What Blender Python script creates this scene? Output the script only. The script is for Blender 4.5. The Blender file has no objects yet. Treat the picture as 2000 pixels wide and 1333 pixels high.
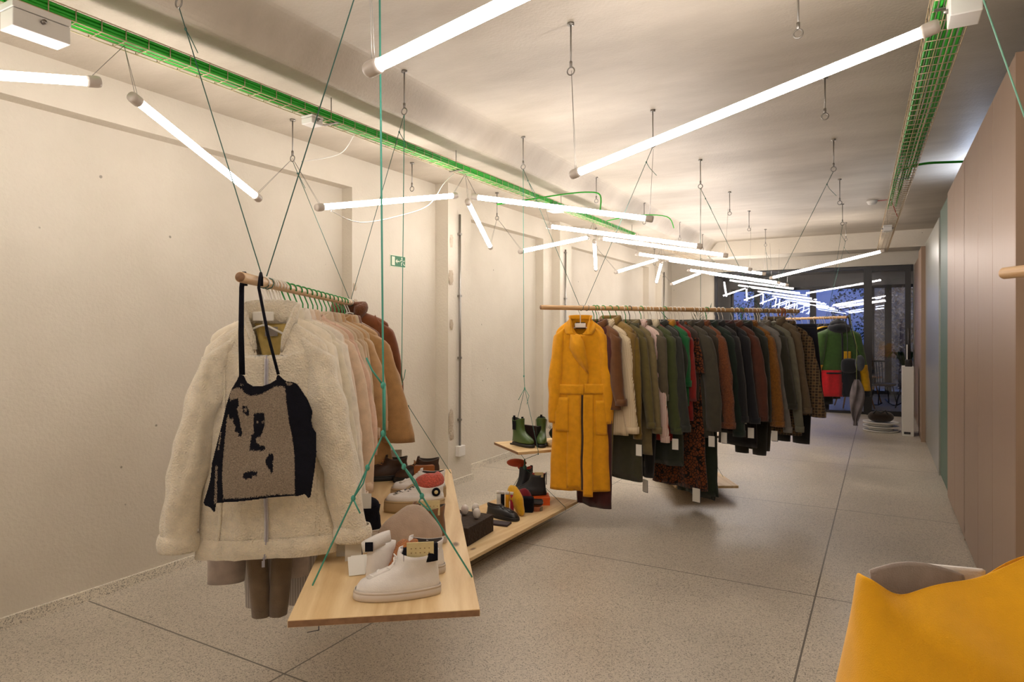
import bpy, bmesh, math, random
from mathutils import Vector, Matrix, noise
PI = math.pi
R = math.radians
SC = bpy.context.scene
COL = SC.collection

# ------------------------------------------------------------------ camera
cam_d = bpy.data.cameras.new('camera')
cam = bpy.data.objects.new('camera', cam_d)
COL.objects.link(cam)
cam.location = (0, 0, 1.5)
cam.rotation_euler = (R(90), 0, R(29.5))
cam_d.sensor_width = 36.0
cam_d.lens = 36.0 * 1273.0 / 2000.0
cam_d.shift_y = -(666.5 - 645.0) / 2000.0
cam_d.clip_start = 0.05
cam_d.clip_end = 300
SC.camera = cam
SC.view_settings.view_transform = 'Standard'
SC.view_settings.look = 'None'
SC.view_settings.exposure = 0.0
SC.view_settings.gamma = 1.0
SC.view_settings.use_curve_mapping = False
SC.cycles.max_bounces = 6
SC.cycles.diffuse_bounces = 4
SC.cycles.glossy_bounces = 4
SC.cycles.transmission_bounces = 6
SC.cycles.transparent_max_bounces = 8
SC.cycles.sample_clamp_indirect = 6.0
SC.cycles.adaptive_threshold = 0.02
SC.cycles.caustics_reflective = False
SC.cycles.caustics_refractive = False

# ------------------------------------------------------------------ world : dusk sky
wd = bpy.data.worlds.new('world')
SC.world = wd
wd.use_nodes = True
bg = wd.node_tree.nodes['Background']
bg.inputs[0].default_value = (0.30, 0.40, 0.80, 1)
bg.inputs[1].default_value = 1.9

TUBE_COLOR = (1.0, 0.915, 0.865)
TUBE_POWER = 36.5


# ------------------------------------------------------------------ materials
def new_mat(name):
    m = bpy.data.materials.new(name)
    m.use_nodes = True
    return m, m.node_tree.nodes, m.node_tree.links, m.node_tree.nodes['Principled BSDF']


def sock(b, name, v):
    if name in b.inputs:
        b.inputs[name].default_value = v


def mat(name, col, rough=0.6, metal=0.0, var=0.0, vscale=8.0, bump=0.0, bscale=60.0, sheen=0.0, emis=None, estr=0.0, spec=0.5, detail=4.0):
    m, N, L, b = new_mat(name)
    b.inputs['Base Color'].default_value = (*col, 1)
    b.inputs['Roughness'].default_value = rough
    b.inputs['Metallic'].default_value = metal
    sock(b, 'Specular IOR Level', spec)
    if sheen:
        sock(b, 'Sheen Weight', sheen)
        sock(b, 'Sheen Roughness', 0.6)
    if emis:
        sock(b, 'Emission Color', (*emis, 1))
        sock(b, 'Emission Strength', estr)
    if var or bump:
        tc = N.new('ShaderNodeTexCoord')
    if var:
        nz = N.new('ShaderNodeTexNoise')
        nz.inputs['Scale'].default_value = vscale
        nz.inputs['Detail'].default_value = detail
        L.new(tc.outputs['Object'], nz.inputs['Vector'])
        mx = N.new('ShaderNodeMix')
        mx.data_type = 'RGBA'
        mx.inputs['A'].default_value = (*[c * (1 - var) for c in col], 1)
        mx.inputs['B'].default_value = (*[min(1, c * (1 + var)) for c in col], 1)
        rp = N.new('ShaderNodeMapRange')
        rp.inputs['From Min'].default_value = 0.3
        rp.inputs['From Max'].default_value = 0.7
        L.new(nz.outputs['Fac'], rp.inputs['Value'])
        L.new(rp.outputs['Result'], mx.inputs['Factor'])
        L.new(mx.outputs['Result'], b.inputs['Base Color'])
    if bump:
        nb = N.new('ShaderNodeTexNoise')
        nb.inputs['Scale'].default_value = bscale
        nb.inputs['Detail'].default_value = 3
        L.new(tc.outputs['Object'], nb.inputs['Vector'])
        bp = N.new('ShaderNodeBump')
        bp.inputs['Strength'].default_value = bump
        bp.inputs['Distance'].default_value = 0.01
        L.new(nb.outputs['Fac'], bp.inputs['Height'])
        L.new(bp.outputs['Normal'], b.inputs['Normal'])
    return m


def fabric(name, col, rough=0.9, var=0.12, vscale=25, bump=0.25, bscale=320, sheen=0.25):
    return mat(name, col, rough, 0, var, vscale, bump, bscale, sheen, spec=0.2)


def srgb(r, g, b):
    f = lambda c: (c / 255 / 12.92) if c / 255 <= 0.04045 else ((c / 255 + 0.055) / 1.055) ** 2.4
    return (f(r), f(g), f(b))


def pattern_mat(name, kind, cols, scale=1.0):
    """stripes / plaid / leopard fabrics in object space"""
    m, N, L, b = new_mat(name)
    b.inputs['Roughness'].default_value = 0.9
    sock(b, 'Specular IOR Level', 0.2)
    sock(b, 'Sheen Weight', 0.2)
    tc = N.new('ShaderNodeTexCoord')
    c = [(*x, 1) for x in cols]

    def mixc(f, a, bb):
        mx = N.new('ShaderNodeMix'); mx.data_type = 'RGBA'
        if hasattr(f, 'links'): L.new(f, mx.inputs['Factor'])
        if isinstance(a, tuple): mx.inputs['A'].default_value = a
        else: L.new(a, mx.inputs['A'])
        if isinstance(bb, tuple): mx.inputs['B'].default_value = bb
        else: L.new(bb, mx.inputs['B'])
        return mx.outputs['Result']

    def band(axis, sc, thr):
        w = N.new('ShaderNodeTexWave'); w.wave_type = 'BANDS'; w.bands_direction = axis
        w.inputs['Scale'].default_value = sc
        w.inputs['Distortion'].default_value = 0.25
        L.new(tc.outputs['Object'], w.inputs['Vector'])
        g = N.new('ShaderNodeMath'); g.operation = 'GREATER_THAN'; g.inputs[1].default_value = thr
        L.new(w.outputs['Fac'], g.inputs[0])
        return g.outputs[0]
    if kind == 'stripe':
        out = mixc(band('X', 26 * scale, 0.72), c[0], c[1])
    elif kind == 'hstripe':
        out = mixc(band('Z', 10 * scale, 0.5), c[0], c[1])
    elif kind == 'plaid':
        o1 = mixc(band('X', 5 * scale, 0.6), c[0], c[1])
        o2 = mixc(band('Z', 5 * scale, 0.6), o1, c[2])
        out = mixc(band('Z', 10 * scale, 0.9), o2, c[3])
        o3 = mixc(band('X', 10 * scale, 0.93), out, c[3])
        out = o3
    elif kind == 'leopard':
        v = N.new('ShaderNodeTexVoronoi'); v.inputs['Scale'].default_value = 38 * scale
        v.feature = 'DISTANCE_TO_EDGE'
        nz = N.new('ShaderNodeTexNoise'); nz.inputs['Scale'].default_value = 30
        L.new(tc.outputs['Object'], nz.inputs['Vector'])
        L.new(tc.outputs['Object'], v.inputs['Vector'])
        ad = N.new('ShaderNodeMath'); ad.operation = 'MULTIPLY'
        L.new(v.outputs['Distance'], ad.inputs[0]); L.new(nz.outputs['Fac'], ad.inputs[1])
        g = N.new('ShaderNodeMath'); g.operation = 'GREATER_THAN'; g.inputs[1].default_value = 0.045
        L.new(ad.outputs[0], g.inputs[0])
        out = mixc(g.outputs[0], c[0], c[1])
    L.new(out, b.inputs['Base Color'])
    return m


def wood_mat(name, light, dark, axis='Y', scale=3.0, rough=0.5, knots=False):
    m, N, L, b = new_mat(name)
    b.inputs['Roughness'].default_value = rough
    tc = N.new('ShaderNodeTexCoord')
    mp = N.new('ShaderNodeMapping')
    sc = {'X': (0.12, 1, 1), 'Y': (1, 0.12, 1), 'Z': (1, 1, 0.12)}[axis]
    mp.inputs['Scale'].default_value = sc
    L.new(tc.outputs['Object'], mp.inputs['Vector'])
    nz = N.new('ShaderNodeTexNoise')
    nz.inputs['Scale'].default_value = scale
    nz.inputs['Detail'].default_value = 2
    nz.inputs['Distortion'].default_value = 0.6
    L.new(mp.outputs['Vector'], nz.inputs['Vector'])
    mu = N.new('ShaderNodeMath'); mu.operation = 'MULTIPLY'; mu.inputs[1].default_value = 14
    L.new(nz.outputs['Fac'], mu.inputs[0])
    fr = N.new('ShaderNodeMath'); fr.operation = 'PINGPONG'; fr.inputs[1].default_value = 1.0
    L.new(mu.outputs[0], fr.inputs[0])
    n2 = N.new('ShaderNodeTexNoise'); n2.inputs['Scale'].default_value = scale * 30; n2.inputs['Detail'].default_value = 3
    L.new(mp.outputs['Vector'], n2.inputs['Vector'])
    ad = N.new('ShaderNodeMath'); ad.operation = 'MULTIPLY_ADD'; ad.inputs[1].default_value = 0.6
    L.new(fr.outputs[0], ad.inputs[0])
    m3 = N.new('ShaderNodeMath'); m3.operation = 'MULTIPLY'; m3.inputs[1].default_value = 0.4
    L.new(n2.outputs['Fac'], m3.inputs[0]); L.new(m3.outputs[0], ad.inputs[2])
    mx = N.new('ShaderNodeMix'); mx.data_type = 'RGBA'
    mx.inputs['A'].default_value = (*light, 1); mx.inputs['B'].default_value = (*dark, 1)
    L.new(ad.outputs[0], mx.inputs['Factor'])
    out = mx.outputs['Result']
    if knots:
        v = N.new('ShaderNodeTexVoronoi'); v.inputs['Scale'].default_value = 2.3
        mp2 = N.new('ShaderNodeMapping'); mp2.inputs['Scale'].default_value = (1.6, 0.8, 0.01)
        L.new(tc.outputs['Object'], mp2.inputs['Vector']); L.new(mp2.outputs['Vector'], v.inputs['Vector'])
        mr = N.new('ShaderNodeMapRange'); mr.inputs['From Min'].default_value = 0.03; mr.inputs['From Max'].default_value = 0.065
        mr.inputs['To Min'].default_value = 1; mr.inputs['To Max'].default_value = 0
        L.new(v.outputs['Distance'], mr.inputs['Value'])
        mk = N.new('ShaderNodeMix'); mk.data_type = 'RGBA'
        mk.inputs['B'].default_value = (*srgb(120, 92, 62), 1)
        L.new(mr.outputs['Result'], mk.inputs['Factor']); L.new(out, mk.inputs['A'])
        out = mk.outputs['Result']
    L.new(out, b.inputs['Base Color'])
    return m


def plaster_mat(name, c1, c2, rough=0.85, bump=0.35, pits=False, scale=0.8, stretch=(1, 1, 1)):
    m, N, L, b = new_mat(name)
    b.inputs['Roughness'].default_value = rough
    tc = N.new('ShaderNodeTexCoord')
    mp = N.new('ShaderNodeMapping'); mp.inputs['Scale'].default_value = stretch
    L.new(tc.outputs['Object'], mp.inputs['Vector'])
    n1 = N.new('ShaderNodeTexNoise'); n1.inputs['Scale'].default_value = scale; n1.inputs['Detail'].default_value = 8
    n1.inputs['Roughness'].default_value = 0.6
    L.new(mp.outputs['Vector'], n1.inputs['Vector'])
    mr = N.new('ShaderNodeMapRange'); mr.inputs['From Min'].default_value = 0.35; mr.inputs['From Max'].default_value = 0.65
    L.new(n1.outputs['Fac'], mr.inputs['Value'])
    mx = N.new('ShaderNodeMix'); mx.data_type = 'RGBA'
    mx.inputs['A'].default_value = (*c1, 1); mx.inputs['B'].default_value = (*c2, 1)
    L.new(mr.outputs['Result'], mx.inputs['Factor'])
    out = mx.outputs['Result']
    n2 = N.new('ShaderNodeTexNoise'); n2.inputs['Scale'].default_value = 55; n2.inputs['Detail'].default_value = 4
    L.new(tc.outputs['Object'], n2.inputs['Vector'])
    n3 = N.new('ShaderNodeTexNoise'); n3.inputs['Scale'].default_value = 7; n3.inputs['Detail'].default_value = 5
    L.new(tc.outputs['Object'], n3.inputs['Vector'])
    ad = N.new('ShaderNodeMath'); ad.operation = 'ADD'
    L.new(n2.outputs['Fac'], ad.inputs[0]); L.new(n3.outputs['Fac'], ad.inputs[1])
    hgt = ad.outputs[0]
    if pits:
        v = N.new('ShaderNodeTexVoronoi'); v.inputs['Scale'].default_value = 5.0
        mpv = N.new('ShaderNodeMapping'); mpv.inputs['Scale'].default_value = (1, 1, 1)
        L.new(tc.outputs['Object'], mpv.inputs['Vector']); L.new(mpv.outputs['Vector'], v.inputs['Vector'])
        n4 = N.new('ShaderNodeTexNoise'); n4.inputs['Scale'].default_value = 30
        L.new(tc.outputs['Object'], n4.inputs['Vector'])
        sm = N.new('ShaderNodeMath'); sm.operation = 'MULTIPLY_ADD'; sm.inputs[1].default_value = 0.05
        L.new(n4.outputs['Fac'], sm.inputs[0]); L.new(v.outputs['Distance'], sm.inputs[2])
        # only some cells carry a pit
        pr = N.new('ShaderNodeMapRange'); pr.inputs['From Min'].default_value = 0.055; pr.inputs['From Max'].default_value = 0.075
        pr.inputs['To Min'].default_value = 1; pr.inputs['To Max'].default_value = 0
        L.new(sm.outputs[0], pr.inputs['Value'])
        sp = N.new('ShaderNodeSeparateColor'); L.new(v.outputs['Color'], sp.inputs[0])
        gt = N.new('ShaderNodeMath'); gt.operation = 'GREATER_THAN'; gt.inputs[1].default_value = 0.45
        L.new(sp.outputs[0], gt.inputs[0])
        pm = N.new('ShaderNodeMath'); pm.operation = 'MULTIPLY'
        L.new(pr.outputs['Result'], pm.inputs[0]); L.new(gt.outputs[0], pm.inputs[1])
        mk = N.new('ShaderNodeMix'); mk.data_type = 'RGBA'; mk.inputs['B'].default_value = (*[c * 0.5 for c in c1], 1)
        L.new(pm.outputs[0], mk.inputs['Factor']); L.new(out, mk.inputs['A'])
        out = mk.outputs['Result']
        sb = N.new('ShaderNodeMath'); sb.operation = 'SUBTRACT'
        L.new(hgt, sb.inputs[0]); L.new(pm.outputs[0], sb.inputs[1]); hgt = sb.outputs[0]
    bp = N.new('ShaderNodeBump'); bp.inputs['Strength'].default_value = bump; bp.inputs['Distance'].default_value = 0.01
    L.new(hgt, bp.inputs['Height']); L.new(bp.outputs['Normal'], b.inputs['Normal'])
    L.new(out, b.inputs['Base Color'])
    return m


def terrazzo_mat(name, base, joints=True, rough=0.32):
    m, N, L, b = new_mat(name)
    tc = N.new('ShaderNodeTexCoord')
    v = N.new('ShaderNodeTexVoronoi'); v.inputs["Scale"].default_value = 210; v.inputs['Randomness'].default_value = 1
    L.new(tc.outputs['Object'], v.inputs['Vector'])
    sp = N.new('ShaderNodeSeparateColor'); L.new(v.outputs['Color'], sp.inputs[0])
    cr = N.new('ShaderNodeValToRGB')
    e = cr.color_ramp.elements
    e[0].position = 0; e[0].color = (*[c * 0.42 for c in base], 1)
    e[1].position = 1; e[1].color = (*[min(1, c * 1.18) for c in base], 1)
    x = e.new(0.13); x.color = (*[c * 0.55 for c in base], 1)
    x = e.new(0.2); x.color = (*[c * 0.9 for c in base], 1)
    x = e.new(0.7); x.color = (*base, 1)
    L.new(sp.outputs[0], cr.inputs['Fac'])
    # large soft wear patches
    nz = N.new('ShaderNodeTexNoise'); nz.inputs['Scale'].default_value = 1.1; nz.inputs['Detail'].default_value = 6
    L.new(tc.outputs['Object'], nz.inputs['Vector'])
    mr = N.new('ShaderNodeMapRange'); mr.inputs['From Min'].default_value = 0.3; mr.inputs['From Max'].default_value = 0.7
    mr.inputs['To Min'].default_value = 0.82; mr.inputs['To Max'].default_value = 1.08
    L.new(nz.outputs['Fac'], mr.inputs['Value'])
    mm = N.new('ShaderNodeVectorMath'); mm.operation = 'SCALE'
    L.new(cr.outputs['Color'], mm.inputs[0]); L.new(mr.outputs['Result'], mm.inputs['Scale'])
    out = mm.outputs[0]
    if joints:
        sx = N.new('ShaderNodeSeparateXYZ'); L.new(tc.outputs['Object'], sx.inputs[0])

        def line(o, off, per):
            a = N.new('ShaderNodeMath'); a.operation = 'ADD'; a.inputs[1].default_value = -off + per * 40
            L.new(o, a.inputs[0])
            md = N.new('ShaderNodeMath'); md.operation = 'MODULO'; md.inputs[1].default_value = per
            L.new(a.outputs[0], md.inputs[0])
            lt = N.new('ShaderNodeMath'); lt.operation = 'LESS_THAN'; lt.inputs[1].default_value = 0.009
            L.new(md.outputs[0], lt.inputs[0])
            return lt.outputs[0]
        l1 = line(sx.outputs[0], -0.325, 1.945)
        l2 = line(sx.outputs[1], 4.03, 2.05)
        mxm = N.new('ShaderNodeMath'); mxm.operation = 'MAXIMUM'
        L.new(l1, mxm.inputs[0]); L.new(l2, mxm.inputs[1])
        mk = N.new('ShaderNodeMix'); mk.data_type = 'RGBA'; mk.inputs['B'].default_value = (*[c * 0.28 for c in base], 1)
        L.new(mxm.outputs[0], mk.inputs['Factor']); L.new(out, mk.inputs['A'])
        out = mk.outputs['Result']
    L.new(out, b.inputs['Base Color'])
    n2 = N.new('ShaderNodeTexNoise'); n2.inputs['Scale'].default_value = 2.2; n2.inputs['Detail'].default_value = 8
    L.new(tc.outputs['Object'], n2.inputs['Vector'])
    m2 = N.new('ShaderNodeMapRange'); m2.inputs['To Min'].default_value = rough - 0.07; m2.inputs['To Max'].default_value = rough + 0.22
    L.new(n2.outputs['Fac'], m2.inputs['Value']); L.new(m2.outputs['Result'], b.inputs['Roughness'])
    return m


def glass_mat(name, tint=(0.9, 0.93, 1.0), refl=0.005):
    m, N, L, b = new_mat(name)
    N.remove(b)
    out = N['Material Output']
    tr = N.new('ShaderNodeBsdfTransparent'); tr.inputs[0].default_value = (*tint, 1)
    gl = N.new('ShaderNodeBsdfGlossy'); gl.inputs['Roughness'].default_value = 0.0
    fr = N.new('ShaderNodeFresnel'); fr.inputs['IOR'].default_value = 1.5
    mu = N.new('ShaderNodeMath'); mu.operation = 'MULTIPLY_ADD'; mu.inputs[1].default_value = 1.15; mu.inputs[2].default_value = refl
    mu.use_clamp = True
    L.new(fr.outputs[0], mu.inputs[0])
    mx = N.new('ShaderNodeMixShader')
    L.new(mu.outputs[0], mx.inputs[0]); L.new(tr.outputs[0], mx.inputs[1]); L.new(gl.outputs[0], mx.inputs[2])
    L.new(mx.outputs[0], out.inputs['Surface'])
    return m


def brushed_mat(name, col, rough=0.34, metal=0.55):
    m, N, L, b = new_mat(name)
    b.inputs['Metallic'].default_value = metal
    tc = N.new('ShaderNodeTexCoord')
    mp = N.new('ShaderNodeMapping'); mp.inputs['Scale'].default_value = (1, 1, 0.02)
    L.new(tc.outputs['Object'], mp.inputs['Vector'])
    nz = N.new('ShaderNodeTexNoise'); nz.inputs['Scale'].default_value = 180; nz.inputs['Detail'].default_value = 4
    L.new(mp.outputs['Vector'], nz.inputs['Vector'])
    mr = N.new('ShaderNodeMapRange'); mr.inputs['To Min'].default_value = rough - 0.06; mr.inputs['To Max'].default_value = rough + 0.08
    L.new(nz.outputs['Fac'], mr.inputs['Value']); L.new(mr.outputs['Result'], b.inputs['Roughness'])
    mx = N.new('ShaderNodeMix'); mx.data_type = 'RGBA'
    mx.inputs['A'].default_value = (*[c * 0.93 for c in col], 1); mx.inputs['B'].default_value = (*[c * 1.07 for c in col], 1)
    L.new(nz.outputs['Fac'], mx.inputs['Factor']); L.new(mx.outputs['Result'], b.inputs['Base Color'])
    return m


# ------------------------------------------------------------------ geometry helpers
class MB:
    def __init__(self):
        self.v = []; self.f = []; self.mi = []; self.sm = []

    def add(self, vs, fs, mi=0, smooth=False):
        o = len(self.v)
        self.v += [tuple(p) for p in vs]
        for f in fs:
            self.f.append([i + o for i in f]); self.mi.append(mi); self.sm.append(smooth)
        return self

    def box(self, c, s, rot=None, mi=0):
        x, y, z = [q / 2 for q in s]
        vs = [Vector(p) for p in [(-x, -y, -z), (x, -y, -z), (x, y, -z), (-x, y, -z), (-x, -y, z), (x, -y, z), (x, y, z), (-x, y, z)]]
        if rot is not None:
            vs = [rot @ p for p in vs]
        vs = [p + Vector(c) for p in vs]
        return self.add(vs, [(0, 3, 2, 1), (4, 5, 6, 7), (0, 1, 5, 4), (1, 2, 6, 5), (2, 3, 7, 6), (3, 0, 4, 7)], mi)

    def boxr(self, x0, x1, y0, y1, z0, z1, mi=0):
        return self.box(((x0 + x1) / 2, (y0 + y1) / 2, (z0 + z1) / 2), (abs(x1 - x0), abs(y1 - y0), abs(z1 - z0)), None, mi)

    def rings(self, rings, cap0=True, cap1=True, mi=0, smooth=True, closed=True):
        n = len(rings[0]); vs = [p for r in rings for p in r]; fs = []
        m = n if closed else n - 1
        for i in range(len(rings) - 1):
            for j in range(m):
                a = i * n + j; b = i * n + (j + 1) % n
                fs.append((a, b, b + n, a + n))
        if closed and cap0: fs.append(tuple(reversed(range(n))))
        if closed and cap1: fs.append(tuple(range((len(rings) - 1) * n, len(rings) * n)))
        return self.add(vs, fs, mi, smooth)

    def tube(self, pts, r, n=8, mi=0, caps=True, flat=1.0):
        pts = [Vector(p) for p in pts]
        rs = r if isinstance(r, (list, tuple)) else [r] * len(pts)
        rings = []
        t0 = (pts[1] - pts[0]).normalized()
        up = Vector((0, 0, 1)) if abs(t0.z) < 0.9 else Vector((1, 0, 0))
        u = (up - t0 * up.dot(t0)).normalized()
        for i, p in enumerate(pts):
            if i == 0: t = (pts[1] - p)
            elif i == len(pts) - 1: t = (p - pts[i - 1])
            else: t = (pts[i + 1] - pts[i - 1])
            t = t.normalized()
            u = (u - t * u.dot(t))
            u = u.normalized() if u.length > 1e-6 else Vector((1, 0, 0))
            w = t.cross(u)
            rings.append([p + (u * math.cos(2 * PI * k / n) * flat + w * math.sin(2 * PI * k / n)) * rs[i] for k in range(n)])
        return self.rings(rings, caps, caps, mi)

    def lathe(self, prof, c=(0, 0, 0), n=20, mi=0, axis='Z'):
        rings = []
        for r, h in prof:
            ring = []
            for k in range(n):
                a = 2 * PI * k / n
                p = (r * math.cos(a), r * math.sin(a), h)
                if axis == 'X': p = (h, r * math.cos(a), r * math.sin(a))
                if axis == 'Y': p = (r * math.sin(a), h, r * math.cos(a))
                ring.append(Vector(p) + Vector(c))
            rings.append(ring)
        return self.rings(rings, True, True, mi)

    def grid(self, rows, mi=0, smooth=True):
        n = len(rows[0]); vs = [p for r in rows for p in r]; fs = []
        for i in range(len(rows) - 1):
            for j in range(n - 1):
                a = i * n + j
                fs.append((a, a + 1, a + n + 1, a + n))
        return self.add(vs, fs, mi, smooth)

    def prism(self, poly, t, fn, mi=0):
        """poly 2-D outline, extruded by t; fn(a,b,h) -> 3-D"""
        n = len(poly)
        vs = [fn(a, b, 0) for a, b in poly] + [fn(a, b, t) for a, b in poly]
        fs = [tuple(range(n)), tuple(reversed(range(n, 2 * n)))]
        fs += [(i, i + n, (i + 1) % n + n, (i + 1) % n) for i in range(n)]
        return self.add(vs, fs, mi)

    def blob(self, c, r, n=14, m=9, mi=0, fn=None):
        rings = []
        c = Vector(c)
        for i in range(m + 1):
            ph = -PI / 2 + PI * (i + 0.0) / m
            rr = max(math.cos(ph), 0.02)
            ring = []
            for k in range(n):
                a = 2 * PI * k / n
                d = Vector((math.cos(a) * rr, math.sin(a) * rr, math.sin(ph)))
                q = Vector((d.x * r[0], d.y * r[1], d.z * r[2]))
                if fn: q = fn(q)
                ring.append(c + q)
            rings.append(ring)
        return self.rings(rings, True, True, mi)

    def build(self, name, mats, parent=None, loc=None, rot=None, bevel=0, subsurf=0, solid=0, smooth_angle=None):
        me = bpy.data.meshes.new(name)
        me.from_pydata(self.v, [], self.f)
        if not isinstance(mats, (list, tuple)): mats = [mats]
        for m in mats: me.materials.append(m)
        me.polygons.foreach_set('material_index', self.mi)
        me.polygons.foreach_set('use_smooth', self.sm)
        me.update()
        bm = bmesh.new(); bm.from_mesh(me)
        bmesh.ops.recalc_face_normals(bm, faces=bm.faces)
        bm.to_mesh(me); bm.free()
        o = bpy.data.objects.new(name, me)
        COL.objects.link(o)
        if parent is not None: o.parent = parent
        if loc is not None: o.location = loc
        if rot is not None: o.rotation_euler = rot
        if solid:
            s = o.modifiers.new('s', 'SOLIDIFY'); s.thickness = solid; s.offset = 0
        if bevel:
            b = o.modifiers.new('b', 'BEVEL'); b.width = bevel; b.segments = 2; b.limit_method = 'ANGLE'
        if subsurf:
            s = o.modifiers.new('u', 'SUBSURF'); s.levels = subsurf; s.render_levels = subsurf
        return o


def empty(name, loc=(0, 0, 0), rz=0.0, rot=None):
    o = bpy.data.objects.new(name, None)
    o.empty_display_size = 0.05
    COL.objects.link(o)
    o.location = loc
    o.rotation_euler = rot if rot is not None else (0, 0, rz)
    return o


def tag(o, label=None, cat=None, group=None, kind=None):
    if label: o['label'] = label
    if cat: o['category'] = cat
    if group: o['group'] = group
    if kind: o['kind'] = kind
    return o


def struct(name, mb, m, label=None, **k):
    o = mb.build(name, m, **k)
    o['kind'] = 'structure'
    if label: o['label'] = label
    return o


def copy_tree(o, parent=None):
    c = o.copy(); COL.objects.link(c)
    if parent is not None: c.parent = parent
    for ch in list(o.children): copy_tree(ch, c)
    return c


def lerp(a, b, t): return a + (b - a) * t


def ordinal(n):
    return ['first', 'second', 'third', 'fourth', 'fifth', 'sixth', 'seventh', 'eighth', 'ninth', 'tenth', 'eleventh', 'twelfth',
            'thirteenth', 'fourteenth', 'fifteenth', 'sixteenth', 'seventeenth', 'eighteenth', 'nineteenth', 'twentieth',
            'twenty-first', 'twenty-second', 'twenty-third', 'twenty-fourth', 'twenty-fifth', 'twenty-sixth', 'twenty-seventh', 'twenty-eighth',
            'twenty-ninth', 'thirtieth', 'thirty-first', 'thirty-second', 'thirty-third', 'thirty-fourth', 'thirty-fifth',
            'thirty-sixth', 'thirty-seventh', 'thirty-eighth', 'thirty-ninth', 'fortieth'][n - 1]


M_WALL = plaster_mat('wall_plaster', srgb(204, 195, 179), srgb(217, 209, 194), pits=True, bump=0.3)
M_CEIL = plaster_mat('ceiling_concrete', srgb(174, 163, 146), srgb(204, 194, 178), rough=0.5, bump=0.3, scale=0.9, stretch=(0.6, 1.5, 1))
M_FLOOR = terrazzo_mat('terrazzo_floor', srgb(196, 186, 170))
M_SKIRT = terrazzo_mat('terrazzo_skirting', srgb(226, 218, 202), joints=False, rough=0.5)
M_PINK = brushed_mat('copper_laminate', srgb(154, 130, 110), metal=.4, rough=.44)
M_GREEN = brushed_mat('green_laminate', srgb(70, 96, 80), rough=0.45, metal=0.2)
M_SILVER = brushed_mat('silver_laminate', srgb(176, 178, 172), rough=0.3, metal=0.75)
M_BLACK = mat('black_frame', srgb(30, 28, 30), 0.45)
M_DARK = mat('dark_gap', srgb(24, 20, 18), 0.8)
M_GLASS = glass_mat('glass')
M_STEEL = mat('galvanised_steel', srgb(150, 146, 140), 0.35, 0.9)
M_WIRE = mat('tray_wire', srgb(190, 170, 140), 0.4, 0.6)
M_GCABLE = mat('green_cable', srgb(40, 170, 40), 0.45)
M_WPLAST = mat('white_plastic', srgb(225, 222, 216), 0.45)
M_CORD = mat('teal_cord', srgb(70, 150, 130), 0.7)
M_CORD2 = mat('dark_teal_cord', srgb(58, 100, 90), 0.7)
M_CLEAR = mat('clear_cap', srgb(206, 196, 186), 0.3, 0.0)
M_TUBE = mat('tube_glow', (1, 1, 1), 0.4, emis=TUBE_COLOR, estr=TUBE_POWER)
M_PINE = wood_mat('pine_plank', srgb(232, 206, 160), srgb(206, 170, 118), 'Y', 5.0, 0.5, knots=True)
M_ROD = wood_mat('oak_rod', srgb(214, 176, 128), srgb(186, 142, 92), 'Y', 12.0, 0.45)
M_ENDG = mat('end_grain', srgb(140, 104, 74), 0.7, var=0.2, vscale=40)

# ------------------------------------------------------------------ room shell
XL, XR, YB, YG, ZC = -3.72, 1.25, -3.0, 13.2, 3.09
struct('floor', MB().boxr(-4.1, 1.6, YB - 0.2, 18.0, -0.1, 0), M_FLOOR, 'speckled terrazzo floor with thin joints')
struct('ceiling', MB().boxr(-2.56, 1.6, YB - 0.2, YG + 0.1, ZC, ZC + 0.15), M_CEIL, 'rough beige concrete ceiling')
# lower strip of ceiling along the left wall with a soft cove up to the slab
mb = MB()
prof = [(-4.1, 2.9), (-2.76, 2.9)] + [(-2.76 + 0.22 * t / 12, 2.9 + 0.19 * (0.5 - 0.5 * math.cos(PI * t / 12))) for t in range(1, 13)] + [(-2.53, 3.24), (-4.1, 3.24)]
mb.rings([[Vector((x, y, z)) for x, z in prof] for y in (YB - 0.2, YG + 0.1)], True, True, 0, False)
o = struct('ceiling', mb, M_CEIL, 'lower ceiling strip along the left wall')
# left wall : outer skin with shallow recesses and pilasters
mb = MB()
XI = -3.83
mb.boxr(-4.1, XI, YB, YG, 0, 2.9)                     # recessed plane
mb.boxr(XI, XL, YB, YG, 2.655, 2.9)                   # band above the recesses
mb.boxr(XI, XL, 3.95, 5.08, 0, 2.655)
mb.boxr(XI, -3.57, 5.08, 5.48, 0, 2.9)                # first pilaster
mb.boxr(XI, XL + .0, 5.48, 5.52, 0, 2.655)
mb.boxr(XI, XL, 7.38, 7.62, 0, 2.655)
mb.boxr(XI, -3.60, 7.62, 7.98, 0, 2.9)                # second pilaster
mb.boxr(XI, XL, 11.7, 12.1, 0, 2.655)
mb.boxr(XI, -3.60, 12.1, 12.5, 0, 2.9)
mb.boxr(XI, XL, 12.5, YG, 0, 2.655)
struct('wall_left', mb, M_WALL, 'cream plaster wall with shallow recesses and pilasters')
mb = MB()
for y0, y1, x in [(YB, 3.95, XI), (3.95, 5.08, XL), (5.08, 5.48, -3.57), (5.48, 7.38, XI), (7.38, 7.62, XL), (7.62, 7.98, -3.60), (7.98, 11.7, XI), (11.7, 12.1, XL), (12.1, 12.5, -3.60), (12.5, YG, XL)]:
    mb.boxr(x, x + 0.016, y0 - 0.0, y1 + 0.016, 0, 0.06)
struct('baseboard_left', mb, M_SKIRT, 'terrazzo skirting')
struct('wall_back', MB().boxr(-4.1, 1.6, YB - 0.2, YB, 0, 3.1), M_WALL)
struct('wall_right', MB().boxr(XR, XR + 0.2, YB, 18.0, 0, 3.1), M_WALL)
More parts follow.
